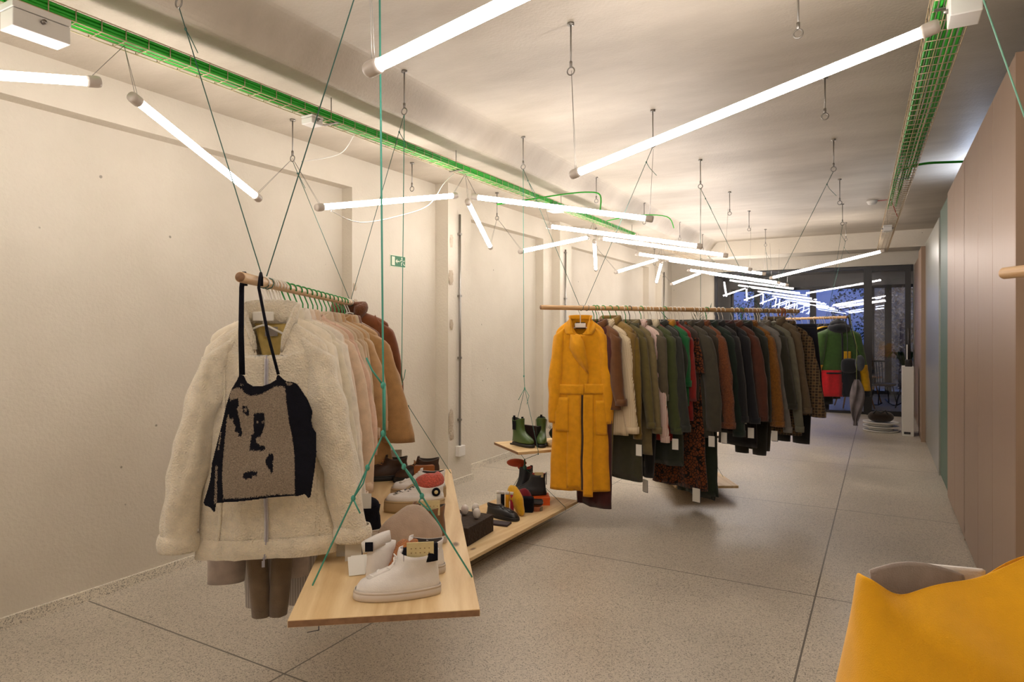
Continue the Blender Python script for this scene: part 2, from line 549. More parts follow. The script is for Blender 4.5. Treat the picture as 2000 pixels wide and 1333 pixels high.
# end wall around the glazed partition
mb = MB()
mb.boxr(-4.1, -2.86, YG, YG + 0.15, 0, ZC)
mb.boxr(-2.86, XR, YG + 0.03, YG + 0.15, 2.64, ZC)
mb.boxr(0.49, XR, YG, YG + 0.15, 0, 2.64)
struct('wall_end', mb, M_WALL, 'end wall above and beside the glass partition')
struct('beam', MB().boxr(-4.0, XR, 12.1, 12.7, 2.82, ZC + 0.01), M_WALL, 'plaster beam across the ceiling')

# damaged spots on the pilasters and wall : chipped plaster recess shown as rough lumps
M_CHIP = plaster_mat('chipped_plaster', srgb(196, 182, 162), srgb(176, 160, 138), bump=0.9, scale=6)
random.seed(5)
mbc = MB()
for (x, y, z, w, h) in [(-3.568, 5.12, 2.0, .05, .14), (-3.568, 5.13, 1.55, .035, .1), (-3.568, 5.12, 0.62, .05, .22), (-3.568, 5.14, 0.5, .045, .1),
                        (-3.60, 7.66, 0.95, .06, .2), (-3.60, 7.68, 0.7, .05, .1), (-3.72, 3.98, 1.85, .03, .06), (-3.72, 3.99, 1.7, .03, .1), (-3.568, 5.13, 2.35, .03, .12)]:
    pts = []
    rows = []
    for i in range(9):
        row = []
        for j in range(7):
            a, b2 = (j - 3) / 3, (i - 4) / 4
            r2 = a * a + b2 * b2
            e = 1 + 0.25 * noise.noise(Vector((a * 2 + y * 7, b2 * 2, z * 9)))
            hgt = max(0, 1 - r2) * 0.006 + 0.006 * noise.noise(Vector((j * .9, i * .9, y * 5 + z))) * (r2 < 0.8)
            row.append(Vector((x + 0.001 + max(hgt, 0), y + a * w * e * (1 if r2 < 1 else 0.8 / max(r2, .01) ** .5), z + b2 * h / 2 * e)))
        rows.append(row)
    mbc.grid(rows)
struct('trim_1', mbc, M_CHIP, 'chipped patches in the pilaster edges')
# drilled hole, lower left wall
mb = MB()
yy = 0.98
pts = [(0.045 * math.cos(a) * (1 + .25 * math.sin(3 * a + 1)), 0.04 * math.sin(a) * (1 + .2 * math.sin(2 * a))) for a in [2 * PI * k / 18 for k in range(18)]]
mb.prism(pts, 0.004, lambda a, b, h: Vector((XI + 0.0005 + h * 0.3, 1.20 + a * 0.8, 0.505 + b)))
struct('trim_2', mb, M_DARK, 'dark broken hole in the left wall')

# glass partition : black steel frame, sliding door, panes
F = M_BLACK


def frame_rect(name, x0, x1, z0, z1, y, w, d, mts=None):
    mb = MB()
    mb.boxr(x0, x0 + w, y - d / 2, y + d / 2, z0, z1)
    mb.boxr(x1 - w, x1, y - d / 2, y + d / 2, z0, z1)
    mb.boxr(x0 + w, x1 - w, y - d / 2, y + d / 2, z1 - w, z1)
    mb.boxr(x0 + w, x1 - w, y - d / 2, y + d / 2, z0, z0 + w)
    return mb


w1 = struct('window_1', frame_rect('w', -2.86, -0.22, 0.0, 2.62, YG, 0.045, 0.07), F, 'black steel frame of the glass partition')
g = MB().boxr(-2.815, -0.265, YG - 0.004, YG + 0.004, 0.045, 2.575).build('pane', M_GLASS, w1)
d1 = struct('door_1', frame_rect('d', -0.22, 0.45, 0.0, 2.62, YG - 0.06, 0.085, 0.05), F, 'black framed sliding glass door')
g = MB().boxr(-0.135, 0.365, YG - 0.064, YG - 0.056, 0.085, 2.535).build('pane', M_GLASS, d1)
mb = MB(); mb.tube([(0.40, YG - 0.11, 0.95), (0.40, YG - 0.11, 1.15)], 0.012)
mb.box((0.40, YG - 0.095, 0.97), (0.02, 0.05, 0.02)); mb.box((0.40, YG - 0.095, 1.13), (0.02, 0.05, 0.02))
mb.build('door_handle', M_BLACK, d1)

# room beyond the partition, with a glazed facade
YF = 17.6
struct('ceiling', MB().boxr(-4.1, 1.6, YG + 0.15, YF + 0.3, 2.86, 3.0), M_CEIL, 'ceiling of the room beyond the glass')
struct('wall_left', MB().boxr(-4.1, -3.72, YG + 0.15, YF, 0, 2.86), M_WALL, 'left wall beyond the glass')
mb = MB()
mb.boxr(-3.72, -3.4, YF, YF + 0.15, 0, 2.86); mb.boxr(-3.4, XR, YF, YF + 0.15, 2.56, 2.86)
struct('wall_end', mb, M_WALL, 'wall over the far windows')
xs = [-3.4, -2.75, -1.45, -0.2, 0.15, XR]
for k in range(len(xs) - 1):
    w = struct('window_%d' % (k + 2), frame_rect('w', xs[k], xs[k + 1], 0.0, 2.56, YF, 0.07, 0.09), F, 'dark framed window onto the garden')
    MB().boxr(xs[k] + 0.07, xs[k + 1] - 0.07, YF - 0.003, YF + 0.003, 0.07, 2.49).build('pane', M_GLASS, w)

# ------------------------------------------------------------------ cabinets on the right
def cabinet(name, y0, y1, x, m, label, seams=(), z=2.73):
    c = empty(name, (x, y0, 0))
    tag(c, label, 'cabinet', 'full-height cabinet units on the right')
    MB().boxr(0.022, XR - x - 0.01, 0.002, y1 - y0 - 0.002, 0.0, z).build('body', M_DARK, c)
    MB().boxr(0.0, XR - x - 0.01, -0.02, 0.0, 0.0, z).build('side_panel', m, c)
    ed = [0.0] + [s - y0 for s in seams] + [y1 - y0]
    for a, b in zip(ed[:-1], ed[1:]):
        d = MB().boxr(0, 0.022, a + 0.003, b - 0.003, 0.015, z - 0.004).build('door', m, c, bevel=0.0015)
    return c


cabinet('wardrobe', 3.63, 5.65, 0.52, M_PINK, 'copper coloured tall cabinet with narrow seams beside the yellow bag', (4.3, 4.9))
cabinet('wardrobe', 5.65, 7.0, 0.52, M_PINK, 'copper coloured tall cabinet next to the green door', (6.35,))
cabinet('wardrobe', 7.0, 8.03, 0.535, M_GREEN, 'green tall cabinet door between copper and silver units')
cabinet('wardrobe', 8.03, 10.3, 0.52, M_SILVER, 'brushed silver tall cabinet beyond the green door', (9.15,), 2.66)
cabinet('wardrobe', 10.3, 11.0, 0.47, M_PINK, 'narrow copper cabinet end standing proud past the silver unit', (), 2.62)
cabinet('wardrobe', 11.0, 13.1, 0.50, M_PINK, 'farthest copper cabinet, beside the sliding glass door', (12.0,), 2.62)
# cool batten lying on top of the green cabinet, it washes the ceiling blue-white
bt = empty('batten_light', (0.80, 7.0, 2.74)); tag(bt, 'cool white batten lamp lying on top of the green cabinet', 'lamp')
MB().boxr(-0.04, 0.04, 0.0, 1.0, 0.0, 0.04).build('housing', M_WPLAST, bt)
MB().boxr(-0.03, 0.03, 0.02, 0.98, 0.04, 0.055).build('diffuser', mat('cool_led', (1, 1, 1), emis=(0.62, 0.74, 1.0), estr=38), bt)

# ------------------------------------------------------------------ tube lights
def tube_light(p0, p1, label, wires=(None, None), cable=False, capend=(1, 1)):
    p0, p1 = Vector(p0), Vector(p1)
    d = (p1 - p0).normalized()
    L_ = (p1 - p0).length
    t = empty('tube_light', p0)
    t.rotation_euler = d.to_track_quat('X', 'Z').to_euler()
    tag(t, label, 'tube light', 'LED tubes hung under the ceiling')
    r = 0.019
    MB().tube([(0.05, 0, 0), (L_ - 0.05, 0, 0)], r, 14).build('tube', M_TUBE, t)
    for a, b, x in ((0.0, 0.055, 0), (L_ - 0.055, L_, 1)):
        mb = MB().tube([(a, 0, 0), (a + 0.012, 0, 0), (b - 0.01, 0, 0), (b, 0, 0)], [0.022, 0.025, 0.025, 0.021], 14)
        mb.build('end_cap', M_CLEAR, t)
    inv = (Matrix.Translation(p0) @ d.to_track_quat('X', 'Z').to_matrix().to_4x4()).inverted()
    for k, (w, x) in enumerate(zip(wires, (0.03, L_ - 0.03))):
        if w is None: continue
        q = inv @ Vector(w)
        MB().tube([(x, -0.006, 0.02), q], 0.0012, 5).tube([(x, 0.006, 0.02), q], 0.0012, 5).build('wire', M_STEEL, t)
    return t


XT = -2.87                       # left cable tray axis
rowname = {1: 'nearest', 2: 'second', 3: 'third', 4: 'fourth', 5: 'fifth'}
def wallhook(y):
    return (-3.4, min([-2.25, .4, 3.05, 5.7, 8.35, 11.0], key=lambda q: abs(q - y)), 2.64)


for k, y in enumerate([-1.0, 1.62, 4.30, 6.95, 9.60, 12.25]):  # first row is out of view, added as fill light
    top = (XT, y + 0.02, 2.74)
    nm = {0: 'added unseen behind the camera for fill', 1: 'nearest junction, top left', 2: 'junction over the far end of the cream rack', 3: 'third junction of the left tray', 4: 'fourth junction of the left tray', 5: 'last junction before the glass partition'}[k]
    tube_light((-2.89, y - 0.07, 2.555), (-3.09, y - 1.34, 2.27), 'glowing tube slanting towards the camera, ' + nm, (top, wallhook(y - 1.3)))
    if k < 5:
        tube_light((-2.87, y + 0.05, 2.53), (-3.26, y + 1.05, 2.29), 'glowing tube slanting away along the wall, ' + nm, (top, wallhook(y + 1.3)))
    if k != 1:
        tube_light((-2.80, y + 0.01, 2.55), (-1.43, y + 0.3, 2.30), 'glowing tube reaching into the room, ' + nm, (top, (-1.43, y + 0.3, 2.81)))
for y, nm in ((5.72, 'over the middle of the mustard coat rack'), (8.37, 'in the middle of the shop'), (11.05, 'above the far rack')):
    tube_light((-2.85, y, 2.52), (-1.43, y + 0.38, 2.27), 'glowing tube crossing alone from the left tray ' + nm, ((XT, y, 2.74), (-1.45, y + 0.42, 2.83)))
for y0, x1, y1, z0, nm in ((1.42, -1.38, 1.53, 2.50, 'glowing tube cut by the top edge of the photo'), (2.74, -1.39, 3.08, 2.575, 'longest glowing tube, at the upper right'), (10.2, -1.49, 10.72, 2.58, 'glowing tube from the right tray, just before the glass door')):
    tube_light((0.18 if y0 < 5 else 0.05, y0, z0), (x1, y1, 2.30), nm, (None, (x1, y1, 2.84)))
tube_light((0.2, -0.6, 2.55), (-1.39, -0.3, 2.30), 'glowing tube added unseen behind the camera for fill, on the right tray', (None, (-1.39, -0.3, 2.84)))  # unseen tube, put in to fill from behind the camera

# ------------------------------------------------------------------ wire cable trays with green cables
def tray(name, pts, w, hgt, label, step=0.1):
    (x0, y0), (x1, y1), z = pts
    L_ = math.hypot(x1 - x0, y1 - y0)
    a = math.atan2(y1 - y0, x1 - x0)
    t = empty(name, (x0, y0, z), a - PI / 2)
    tag(t, label, 'cable tray')
    mb = MB()
    for x in (-w / 2, -w / 6, w / 6, w / 2):
        mb.tube([(x, 0, 0), (x, L_, 0)], 0.0026, 5)
    for x in (-w / 2, w / 2):
        mb.tube([(x, 0, hgt), (x, L_, hgt)], 0.0026, 5)
    y = 0.02
    while y < L_:
        mb.tube([(-w / 2, y, hgt), (-w / 2, y, 0), (w / 2, y, 0), (w / 2, y, hgt)], 0.0026, 4)
        y += step
    c = mb.build('wire_basket', M_WIRE, t)
    return t, L_


def cable_bundle(name, t, L_, w, n, label, y_end, seed, r=0.0078):
    random.seed(seed)
    b = empty(name, t.location, 0)
    b.rotation_euler = t.rotation_euler
    tag(b, label, 'cables')
    for k in range(n):
        xx = -w / 2 + 0.012 + (w - 0.024) * (k % 7) / 6
        zz = 0.011 + 0.0135 * (k // 7)
        pts = []; yy = 0.0; ph = random.random() * 9
        ye = min(L_, y_end + random.uniform(-1.2, 1.2))
        while yy < ye:
            pts.append((xx + 0.006 * noise.noise(Vector((yy * 1.2, ph, 0))), yy, zz + 0.004 * noise.noise(Vector((yy * 1.7, 0, ph))) + 0.002))
            yy += 0.22
        mbk = MB().tube(pts, r, 6)
        mbk.build('cable', M_GCABLE, b)
    return b


tl, LL = tray('cable_tray', ((-2.87, -1.5), (-2.87, 12.0), 2.74), 0.10, 0.05, 'long wire cable tray along the left side of the ceiling')
cable_bundle('cable_bundle', tl, LL, 0.10, 26, 'bright green electrical cables lying in the left cable tray', 9.0, 3)
tr_, LR = tray('cable_tray', ((0.30, 0.6), (0.02, 12.0), 2.74), 0.14, 0.06, 'wire cable tray along the right side of the ceiling, above the cabinets')
cable_bundle('cable_bundle', tr_, LR, 0.14, 10, 'green electrical cables lying in the right cable tray', 6.4, 4, 0.007)
for i, (x, y, zt) in enumerate([(-2.87, 1.15, 2.9), (-2.87, 2.87, 2.9), (-2.87, 4.19, 2.9), (-2.87, 6.1, 2.9), (-2.87, 8.3, 2.9), (0.24, 3.0, 3.09), (0.15, 6.2, 3.09), (0.07, 9.4, 3.09)]):
    mb = MB().tube([(0, 0, 0), (0, 0, zt - 2.742)], 0.003, 6)
    mb.box((0, 0, 0.0), (0.12, 0.02, 0.004))
    o = mb.build('tray_hanger', M_STEEL, loc=(x, y, 2.737))
    tag(o, 'thin steel rod holding the %s cable tray, %s from the camera' % ('left' if x < -1 else 'right', ordinal(i + 1 if x < -1 else i - 4)), 'rod', 'tray hanger rods')


def junction(loc, size, rz, label, big=False):
    b = empty('junction_box', loc, rz); tag(b, label, 'junction box', 'junction boxes on the cable trays')
    x, y, z = size
    MB().boxr(-x / 2, x / 2, -y / 2, y / 2, -z, -z * 0.3).build('box_body', M_WPLAST, b, bevel=0.004)
    MB().boxr(-x / 2 - 0.002, x / 2 + 0.002, -y / 2 - 0.002, y / 2 + 0.002, -z * 0.28, 0).build('lid', M_WPLAST, b, bevel=0.003)
    for s in (-1, 1):
        MB().tube([(s * x / 2, 0, -z / 2), (s * (x / 2 + 0.015), 0, -z / 2)], 0.009, 8).build('cable_gland', M_STEEL, b)
    return b


junction((-2.87, 1.30, 2.74), (0.10, 0.20, 0.10), 0, 'largest white junction box under the cable tray at top left')
junction((-2.87, 2.72, 2.737), (0.085, 0.085, 0.05), 0, 'small white junction box under the left tray above the cream rack')
junction((-2.82, 5.86, 2.737), (0.12, 0.16, 0.06), 0, 'white junction box under the left tray above the mustard coat')
junction((-2.85, 8.5, 2.737), (0.1, 0.16, 0.05), 0, 'farthest white junction box under the left tray')
junction((0.27, 2.93, 2.74), (0.10, 0.13, 0.09), 0.0, 'white junction box under the right tray at top right')
junction((0.07, 8.9, 2.737), (0.09, 0.13, 0.07), 0, 'white junction box under the right tray near the glass door')


def loose_cable(pts, m, r, label, name='cable', cat='cable'):
    # smooth polyline
    P_ = [Vector(p) for p in pts]
    out = []
    for i in range(len(P_) - 1):
        a = P_[max(i - 1, 0)]; b = P_[i]; c = P_[i + 1]; d = P_[min(i + 2, len(P_) - 1)]
        for k in range(5):
            t = k / 5
            out.append(0.5 * ((2 * b) + (c - a) * t + (2 * a - 5 * b + 4 * c - d) * t * t + (3 * b - a - 3 * c + d) * t ** 3))
    out.append(P_[-1])
    return tag(MB().tube(out, r, 7).build(name, m), label, cat)


loose_cable([(-2.92, 4.9, 2.60), (-2.75, 5.2, 2.68), (-2.55, 5.5, 2.76), (-2.40, 5.7, 2.80), (-2.30, 5.75, 2.77), (-2.30, 5.75, 2.62)], M_GCABLE, 0.007, 'green cable looping out of the left tray beside the ceiling hook')
loose_cable([(-2.8, 7.2, 2.78), (-2.5, 7.4, 2.85), (-2.2, 7.6, 2.84), (-2.12, 7.62, 2.70)], M_GCABLE, 0.006, 'second green cable looping out of the left tray, farther back')
loose_cable([(0.16, 6.05, 2.78), (0.3, 6.2, 2.84), (0.52, 6.35, 2.86), (0.9, 6.5, 2.86)], M_GCABLE, 0.010, 'dark green cable running from the right tray over the cabinets')
loose_cable([(-3.05, 3.05, 2.26), (-3.03, 3.3, 2.22), (-2.99, 3.7, 2.33), (-2.95, 3.95, 2.44), (-2.93, 4.1, 2.62), (-2.90, 4.2, 2.72)], M_WPLAST, 0.003, 'thin white flex drooping along the tube over the cream rack')
loose_cable([(-3.35, 3.08, 2.62), (-3.2, 3.12, 2.63), (-3.05, 3.15, 2.66), (-2.9, 3.1, 2.74)], M_WPLAST, 0.003, 'thin pale wire from the wall-side hook to the left tray')

# ------------------------------------------------------------------ ceiling hooks
HOOK = {}


def ceiling_hook(key, x, y, label, zt=3.09, ze=2.84, r=0.02):
    h = empty('ceiling_hook', (x, y, zt)); tag(h, label, 'hook', 'threaded eye hooks in the ceiling')
    MB().tube([(0, 0, 0), (0, 0, -0.012)], 0.018, 10).build('plate', M_STEEL, h)
    MB().tube([(0, 0, -0.012), (0, 0, ze - zt + r)], 0.0045, 8).build('rod', M_STEEL, h)
    mb = MB().tube([(r * math.sin(a), 0, ze - zt + r * math.cos(a)) for a in [2 * PI * k / 16 for k in range(17)]], 0.0038, 6)
    mb.tube([(0, 0, ze - zt + r + 0.03), (0, 0, ze - zt + r)], 0.008, 6)
    mb.build('eye', M_STEEL, h)
    HOOK[key] = Vector((x, y, ze - r * 0.8))
    return h


hk = [('a0', -2.50, 1.65, 'eye hook at the top left, holding the near end of the cream rack'),
      ('b0', -1.41, 1.62, 'eye hook just above the frame, over the near end of the shoe plank'),
      ('a1', -2.54, 3.15, 'eye hook holding the far end of the cream rack, room side'),
      ('b1', -1.396, 3.086, 'eye hook at the top centre, holding the left end of the upper right tube'),
      ('c1', -0.325, 3.2, 'eye hook at the top right edge with nothing on it'),
      ('a2', -2.555, 4.702, 'eye hook holding the near end of the mustard coat rack, wall side'),
      ('b2', -1.433, 4.598, 'eye hook holding the near end of the mustard coat rack, room side'),
      ('c2', -0.305, 4.525, 'empty eye hook below the right end of the longest tube'),
      ('a3', -2.57, 6.319, 'empty eye hook right of the green cable loop'),
      ('b3', -1.464, 6.156, 'eye hook holding the far end of the mustard coat rack, wall side'),
      ('c3', -0.342, 6.041, 'eye hook holding the far end of the mustard coat rack, room side'),
      ('a4', -2.57, 7.893, 'eye hook left of centre at the back with a green cord tail'),
      ('b4', -1.513, 7.757, 'eye hook in the middle of the back ceiling'),
      ('c4', -0.376, 7.67, 'eye hook left of the smoke detector'),
      ('a5', -2.57, 9.545, 'small far eye hook near the left cable tray'),
      ('b5', -1.528, 9.117, 'small far eye hook in the middle of the ceiling'),
      ('c5', -0.42, 9.2, 'small far eye hook past the smoke detector'),
      ('b6', -1.582, 10.91, 'far eye hook holding the rack of puffer jackets, wall side'),
      ('c6', -0.45, 10.82, 'far eye hook holding the rack of puffer jackets, room side'),
      ('a6', -2.57, 10.95, 'farthest eye hook by the left cable tray')]
for k, x, y, lb in hk:
    ceiling_hook(k, x, y, lb)
ceiling_hook('w1', -3.40, 3.05, 'eye hook close to the left wall under the small junction box', 2.90, 2.64)
ceiling_hook('w2', -3.41, 4.33, 'empty eye hook close to the left wall beside the first pilaster', 2.90, 2.68)
ceiling_hook('w3', -3.40, 5.7, 'eye hook close to the left wall over the second recess', 2.90, 2.64)
ceiling_hook('w4', -3.40, 8.35, 'eye hook close to the left wall past the second pilaster', 2.90, 2.64)
ceiling_hook('w5', -3.40, 11.0, 'eye hook close to the left wall above the palm', 2.90, 2.64)
ceiling_hook('w0', -3.36, 1.15, 'eye hook above the tube at the left edge', 2.90, 2.60)
ceiling_hook('w00', -3.40, 0.4, 'eye hook left of the frame close to the wall', 2.90, 2.64)

sd = empty('smoke_detector', (-0.094, 9.139, 3.09)); tag(sd, 'round white smoke detector on the ceiling with a red wire', 'smoke detector')
MB().lathe([(0.06, 0), (0.06, -0.02), (0.05, -0.03), (0.045, -0.045), (0.0, -0.05)], n=20).build('housing', M_WPLAST, sd)
MB().tube([(0.05, 0, -0.01), (0.2, 0.0, -0.006), (0.28, 0, -0.25)], 0.005, 6).build('red_wire', mat('red_wire', srgb(170, 30, 30), 0.5), sd)

# ------------------------------------------------------------------ wall conduits
def conduit(x, y, z0, z1, label, box=True):
    c = empty('wall_conduit', (x, y, z0)); tag(c, label, 'conduit', 'steel conduits on the pilasters')
    MB().tube([(0.02, 0, 0.06), (0.02, 0, z1 - z0)], 0.011, 8).build('pipe', M_STEEL, c)
    if box:
        MB().boxr(0, 0.05, -0.05, 0.05, -0.04, 0.06).build('socket_box', M_WPLAST, c, bevel=0.004)
    for k in range(4):
        MB().boxr(0, 0.034, -0.015, 0.015, 0.3 + k * 0.6, 0.32 + k * 0.6).build('clip', M_STEEL, c)


conduit(-3.57, 5.25, 0.32, 2.62, 'steel conduit with white socket box on the first pilaster')
conduit(-3.60, 7.75, 0.4, 2.55, 'steel conduit on the second pilaster, behind the coat rack', False)
conduit(-3.60, 12.2, 0.4, 2.6, 'pale conduit on the last pilaster before the glass', False)

# exit sign
M_SG = mat('sign_green', srgb(40, 110, 70), 0.5)
M_SW = mat('sign_white', srgb(214, 220, 196), 0.5)
sx = empty('exit_sign', (XL, 4.52, 2.107)); tag(sx, 'green and white emergency exit sign with running man on the wall', 'exit sign')
MB().boxr(0, 0.004, -0.105, 0.105, -0.052, 0.052).build('plate', M_SW, sx)
MB().boxr(0.004, 0.006, -0.098, 0.098, -0.046, 0.046).build('green_field', M_SG, sx)
fn = lambda a, b, h: Vector((0.006 + h, a, b))
MB().prism([(-0.085, -0.038), (-0.045, -0.038), (-0.045, 0.038), (-0.085, 0.038)], 0.001, fn).build('door_symbol', M_SW, sx)
MB().prism([(-0.035, 0.0), (-0.012, 0.02), (-0.012, 0.01), (-0.018, 0.005), (0.018, 0.005), (0.018, -0.005), (-0.018, -0.005), (-0.012, -0.01), (-0.012, -0.02)], 0.001, fn).build('arrow_symbol', M_SW, sx)
mb = MB()
cx, cz = 0.052, 0.03
mb.prism([(cx + 0.009 * math.cos(a), cz + 0.009 * math.sin(a)) for a in [2 * PI * k / 12 for k in range(12)]], 0.001, fn)


def limb(pts, w):
    for (a0, b0), (a1, b1) in zip(pts[:-1], pts[1:]):
        l = math.hypot(a1 - a0, b1 - b0); nx, ny = -(b1 - b0) / l * w / 2, (a1 - a0) / l * w / 2
        mb.prism([(a0 + nx, b0 + ny), (a1 + nx, b1 + ny), (a1 - nx, b1 - ny), (a0 - nx, b0 - ny)], 0.001, fn)


limb([(0.056, 0.02), (0.064, -0.006)], 0.014)
limb([(0.054, 0.016), (0.036, 0.012), (0.028, 0.0)], 0.006)
limb([(0.058, 0.018), (0.076, 0.004), (0.088, 0.012)], 0.006)
limb([(0.062, -0.004), (0.044, -0.014), (0.046, -0.036)], 0.008)
limb([(0.064, -0.004), (0.074, -0.022), (0.092, -0.030)], 0.008)
mb.build('running_man_symbol', M_SW, sx)

# ------------------------------------------------------------------ hangers and garments
M_HGREEN = mat('green_hanger', srgb(30, 140, 60), 0.4)
M_HWHITE = mat('white_hanger', srgb(232, 226, 214), 0.4)
M_HDARK = mat('dark_hanger', srgb(40, 60, 52), 0.45)
M_TAG = mat('tag_card', srgb(222, 218, 208), 0.7)
M_TAGD = mat('tag_dark', srgb(40, 44, 60), 0.7)
M_ZIP = mat('zip_metal', srgb(170, 165, 175), 0.35, 0.6)
M_LIN = fabric('lining_dark', srgb(70, 52, 34))
ROD_R = 0.018


def hanger(loc, rz, m, label, group, wide=0.19, drop=-0.115):
    h = empty('clothes_hanger', loc, rz); tag(h, label, 'hanger', group)
    r = ROD_R + 0.004
    pts = [(r * math.sin(a), 0, r * math.cos(a)) for a in [-2.0 + 4.3 * k / 12 for k in range(13)]]
    # after the arc come back under the rod and down the stem
    pts = [(-p[0], p[1], p[2]) for p in pts][::-1]
    pts = list(reversed(pts))
    last = pts[-1]
    pts += [(last[0] * 0.5, 0, -0.035), (0, 0, -0.055), (0, 0, drop - 0.012)]
    MB().tube(pts, 0.0034, 6).build('hook', m, h)
    mb = MB().tube([(-wide, 0, drop - .085), (-wide * .55, 0, drop - .052), (-0.02, 0, drop - .018), (0, 0, drop - .012), (0.02, 0, drop - .018), (wide * .55, 0, drop - .052), (wide, 0, drop - .085)], 0.0045, 6)
    mb.build('shoulder_bar', m, h)
    return h


class Garment:
    """local frame: X across, -Y is the front, Z up, origin on the rod; drop = neck below the rod"""

    def __init__(s, name, cat, label, group, W=0.215, L=0.66, D=0.045, hemW=0.24, hemD=None, neck=0.075, neckz=-0.115, slope=0.065,
                 slv=0.60, splay=0.05, sr=0.065, cuff=0.042, bend=0.0, fold=0.012, seed=0, n=36, rows=22, vneck=0.03, sleeves=True, flare=1.0, fwd=0.02, vpow=1.0):
        s.__dict__.update(locals())
        s.hemD = hemD or D * 1.15
        s.e = empty(name); tag(s.e, label, cat, group)

    def prof(s, z):
        """half width, half depth at local z (negative down from the neck)"""
        k = max(0.0, -z)
        if k < s.slope + 0.03:
            t = k / (s.slope + 0.03)
            w = lerp(s.neck, s.W, math.sin(min(t, 1) * PI / 2) ** 1.15)
            return w, lerp(0.036, s.D, t)
        t = (k - s.slope - 0.03) / (s.L - s.slope - 0.03)
        w = lerp(s.W, s.hemW, t ** s.flare)
        return w, lerp(s.D, s.hemD, t)

    def pt(s, a, z, off=0.0):
        w, d = s.prof(z)
        ca, sa = math.cos(a), math.sin(a)
        p = 0.78
        x = w * math.copysign(abs(ca) ** p, ca); y = d * math.copysign(abs(sa) ** p, sa)
        t = min(1, max(0, (-z - 0.10) / 0.3))
        f = s.fold * t * (0.5 + 0.9 * (-z) / max(s.L, .3))
        q = Vector((x * 9 + s.seed * 3.1, z * 1.6 + s.seed, (1 if sa > 0 else -1) * 3.0))
        y += math.copysign(1, sa) * 0 + f * (noise.noise(q) * 1.6 + 0.5 * noise.noise(q * 2.3)) * min(1.0, abs(sa) * 2.5)
        x += f * 0.5 * noise.noise(Vector((z * 5, s.seed, 7)))
        zz = z
        if z > -0.12:      # neckline lower at the front
            zz = z - s.vneck * max(0, -sa) ** s.vpow * (1 - (-z) / 0.12) ** 1.0
        v = Vector((x, y, zz + s.neckz))
        if off:
            v.y += off * (-1 if sa < 0 else 1)
        return v

    def ang(s, x, z):
        w, d = s.prof(z)
        c = max(-1, min(1, x / w))
        c = math.copysign(abs(c) ** (1 / 0.78), c)
        return -math.acos(c)          # negative sine = front

    def front(s, x, z, off=0.004):
        return s.pt(s.ang(x, z), z, off)

    def body(s, m, name='body', hem_mat=None):
        zs = []
        r = s.rows
        for i in range(7): zs.append(-(s.slope + 0.03) * i / 6)
        for i in range(1, r + 1): zs.append(-(s.slope + 0.03) - (s.L - s.slope - 0.03) * i / r)
        rings = [[s.pt(2 * PI * k / s.n, z) for k in range(s.n)] for z in zs]
        # turn the hem inward so the cloth reads thick
        base = rings[-1]
        c = sum(base, Vector()) / s.n
        rings.append([c + (p - c) * 0.90 + Vector((0, 0, 0.004)) for p in base])
        rings.append([c + (p - c) * 0.86 + Vector((0, 0, 0.08)) for p in base])
        inner = [c + (p - c) * 0.5 + Vector((0, 0, 0.09)) for p in base]
        rings.append(inner)
        mb = MB().rings(rings, False, True)
        s.b = mb.build(name, m, s.e)
        return s

    def sleeve(s, m, side, name='sleeve', n=18, rows=14, bendx=0.0, cuffm=None, cuffh=0.05, inset=0.022):
        W = s.W - inset; k = side
        rings = []
        sd = s.seed + side * 5
        for i in range(rows + 4):
            if i < 4:
                t = i / 3.0
                cx = lerp(W - 0.055, W - 0.008, t); cz = lerp(-0.045, -0.105, t)
                rx = lerp(0.010, s.sr * 0.80, t ** 0.6); ry = lerp(0.008, s.D * 0.98, t ** 0.6)
                cy = 0
            else:
                t = (i - 3) / rows
                cx = W - 0.008 + s.splay * t + bendx * math.sin(t * PI)
                cz = lerp(-0.105, -s.slv, t)
                cy = -s.fwd * math.sin(t * PI * 0.8)
                rx = lerp(s.sr * 0.80, s.cuff, t ** 1.4); ry = lerp(s.D * 0.98, s.cuff * 0.72, t)
                rx += 0.006 * math.sin(t * PI)
            ring = []
            for j in range(n):
                a = 2 * PI * j / n
                nn = 1 + s.fold * 14 * noise.noise(Vector((math.cos(a) * 1.2 + sd, math.sin(a) * 1.2, cz * 9 + sd))) * (1 if i > 3 else 0.2)
                tilt = (math.cos(a)) * (0.02 if i < 4 else 0.0)
                ring.append(Vector((k * (cx + rx * math.cos(a) * nn), cy + ry * math.sin(a) * nn, s.neckz + cz - tilt)))
            rings.append(ring)
        base = rings[-1]; c = sum(base, Vector()) / n
        rings.append([c + (p - c) * 0.85 + Vector((0, 0, 0.003)) for p in base])
        rings.append([c + (p - c) * 0.8 + Vector((0, 0, 0.05)) for p in base])
        o = MB().rings(rings, True, True).build(name, m, s.e)
        if cuffm is not None:
            rr = [[c + (p - c) * (1.04 + 0.02 * q) + Vector((0, 0, -0.004 + cuffh * q)) for p in base] for q in (0, 0.5, 1)]
            MB().rings(rr, False, False).build('cuff', cuffm, o, solid=0.004)
        return o

    def sleeves2(s, m, **k):
        for sd in (-1, 1): s.sleeve(m, sd, **k)
        return s

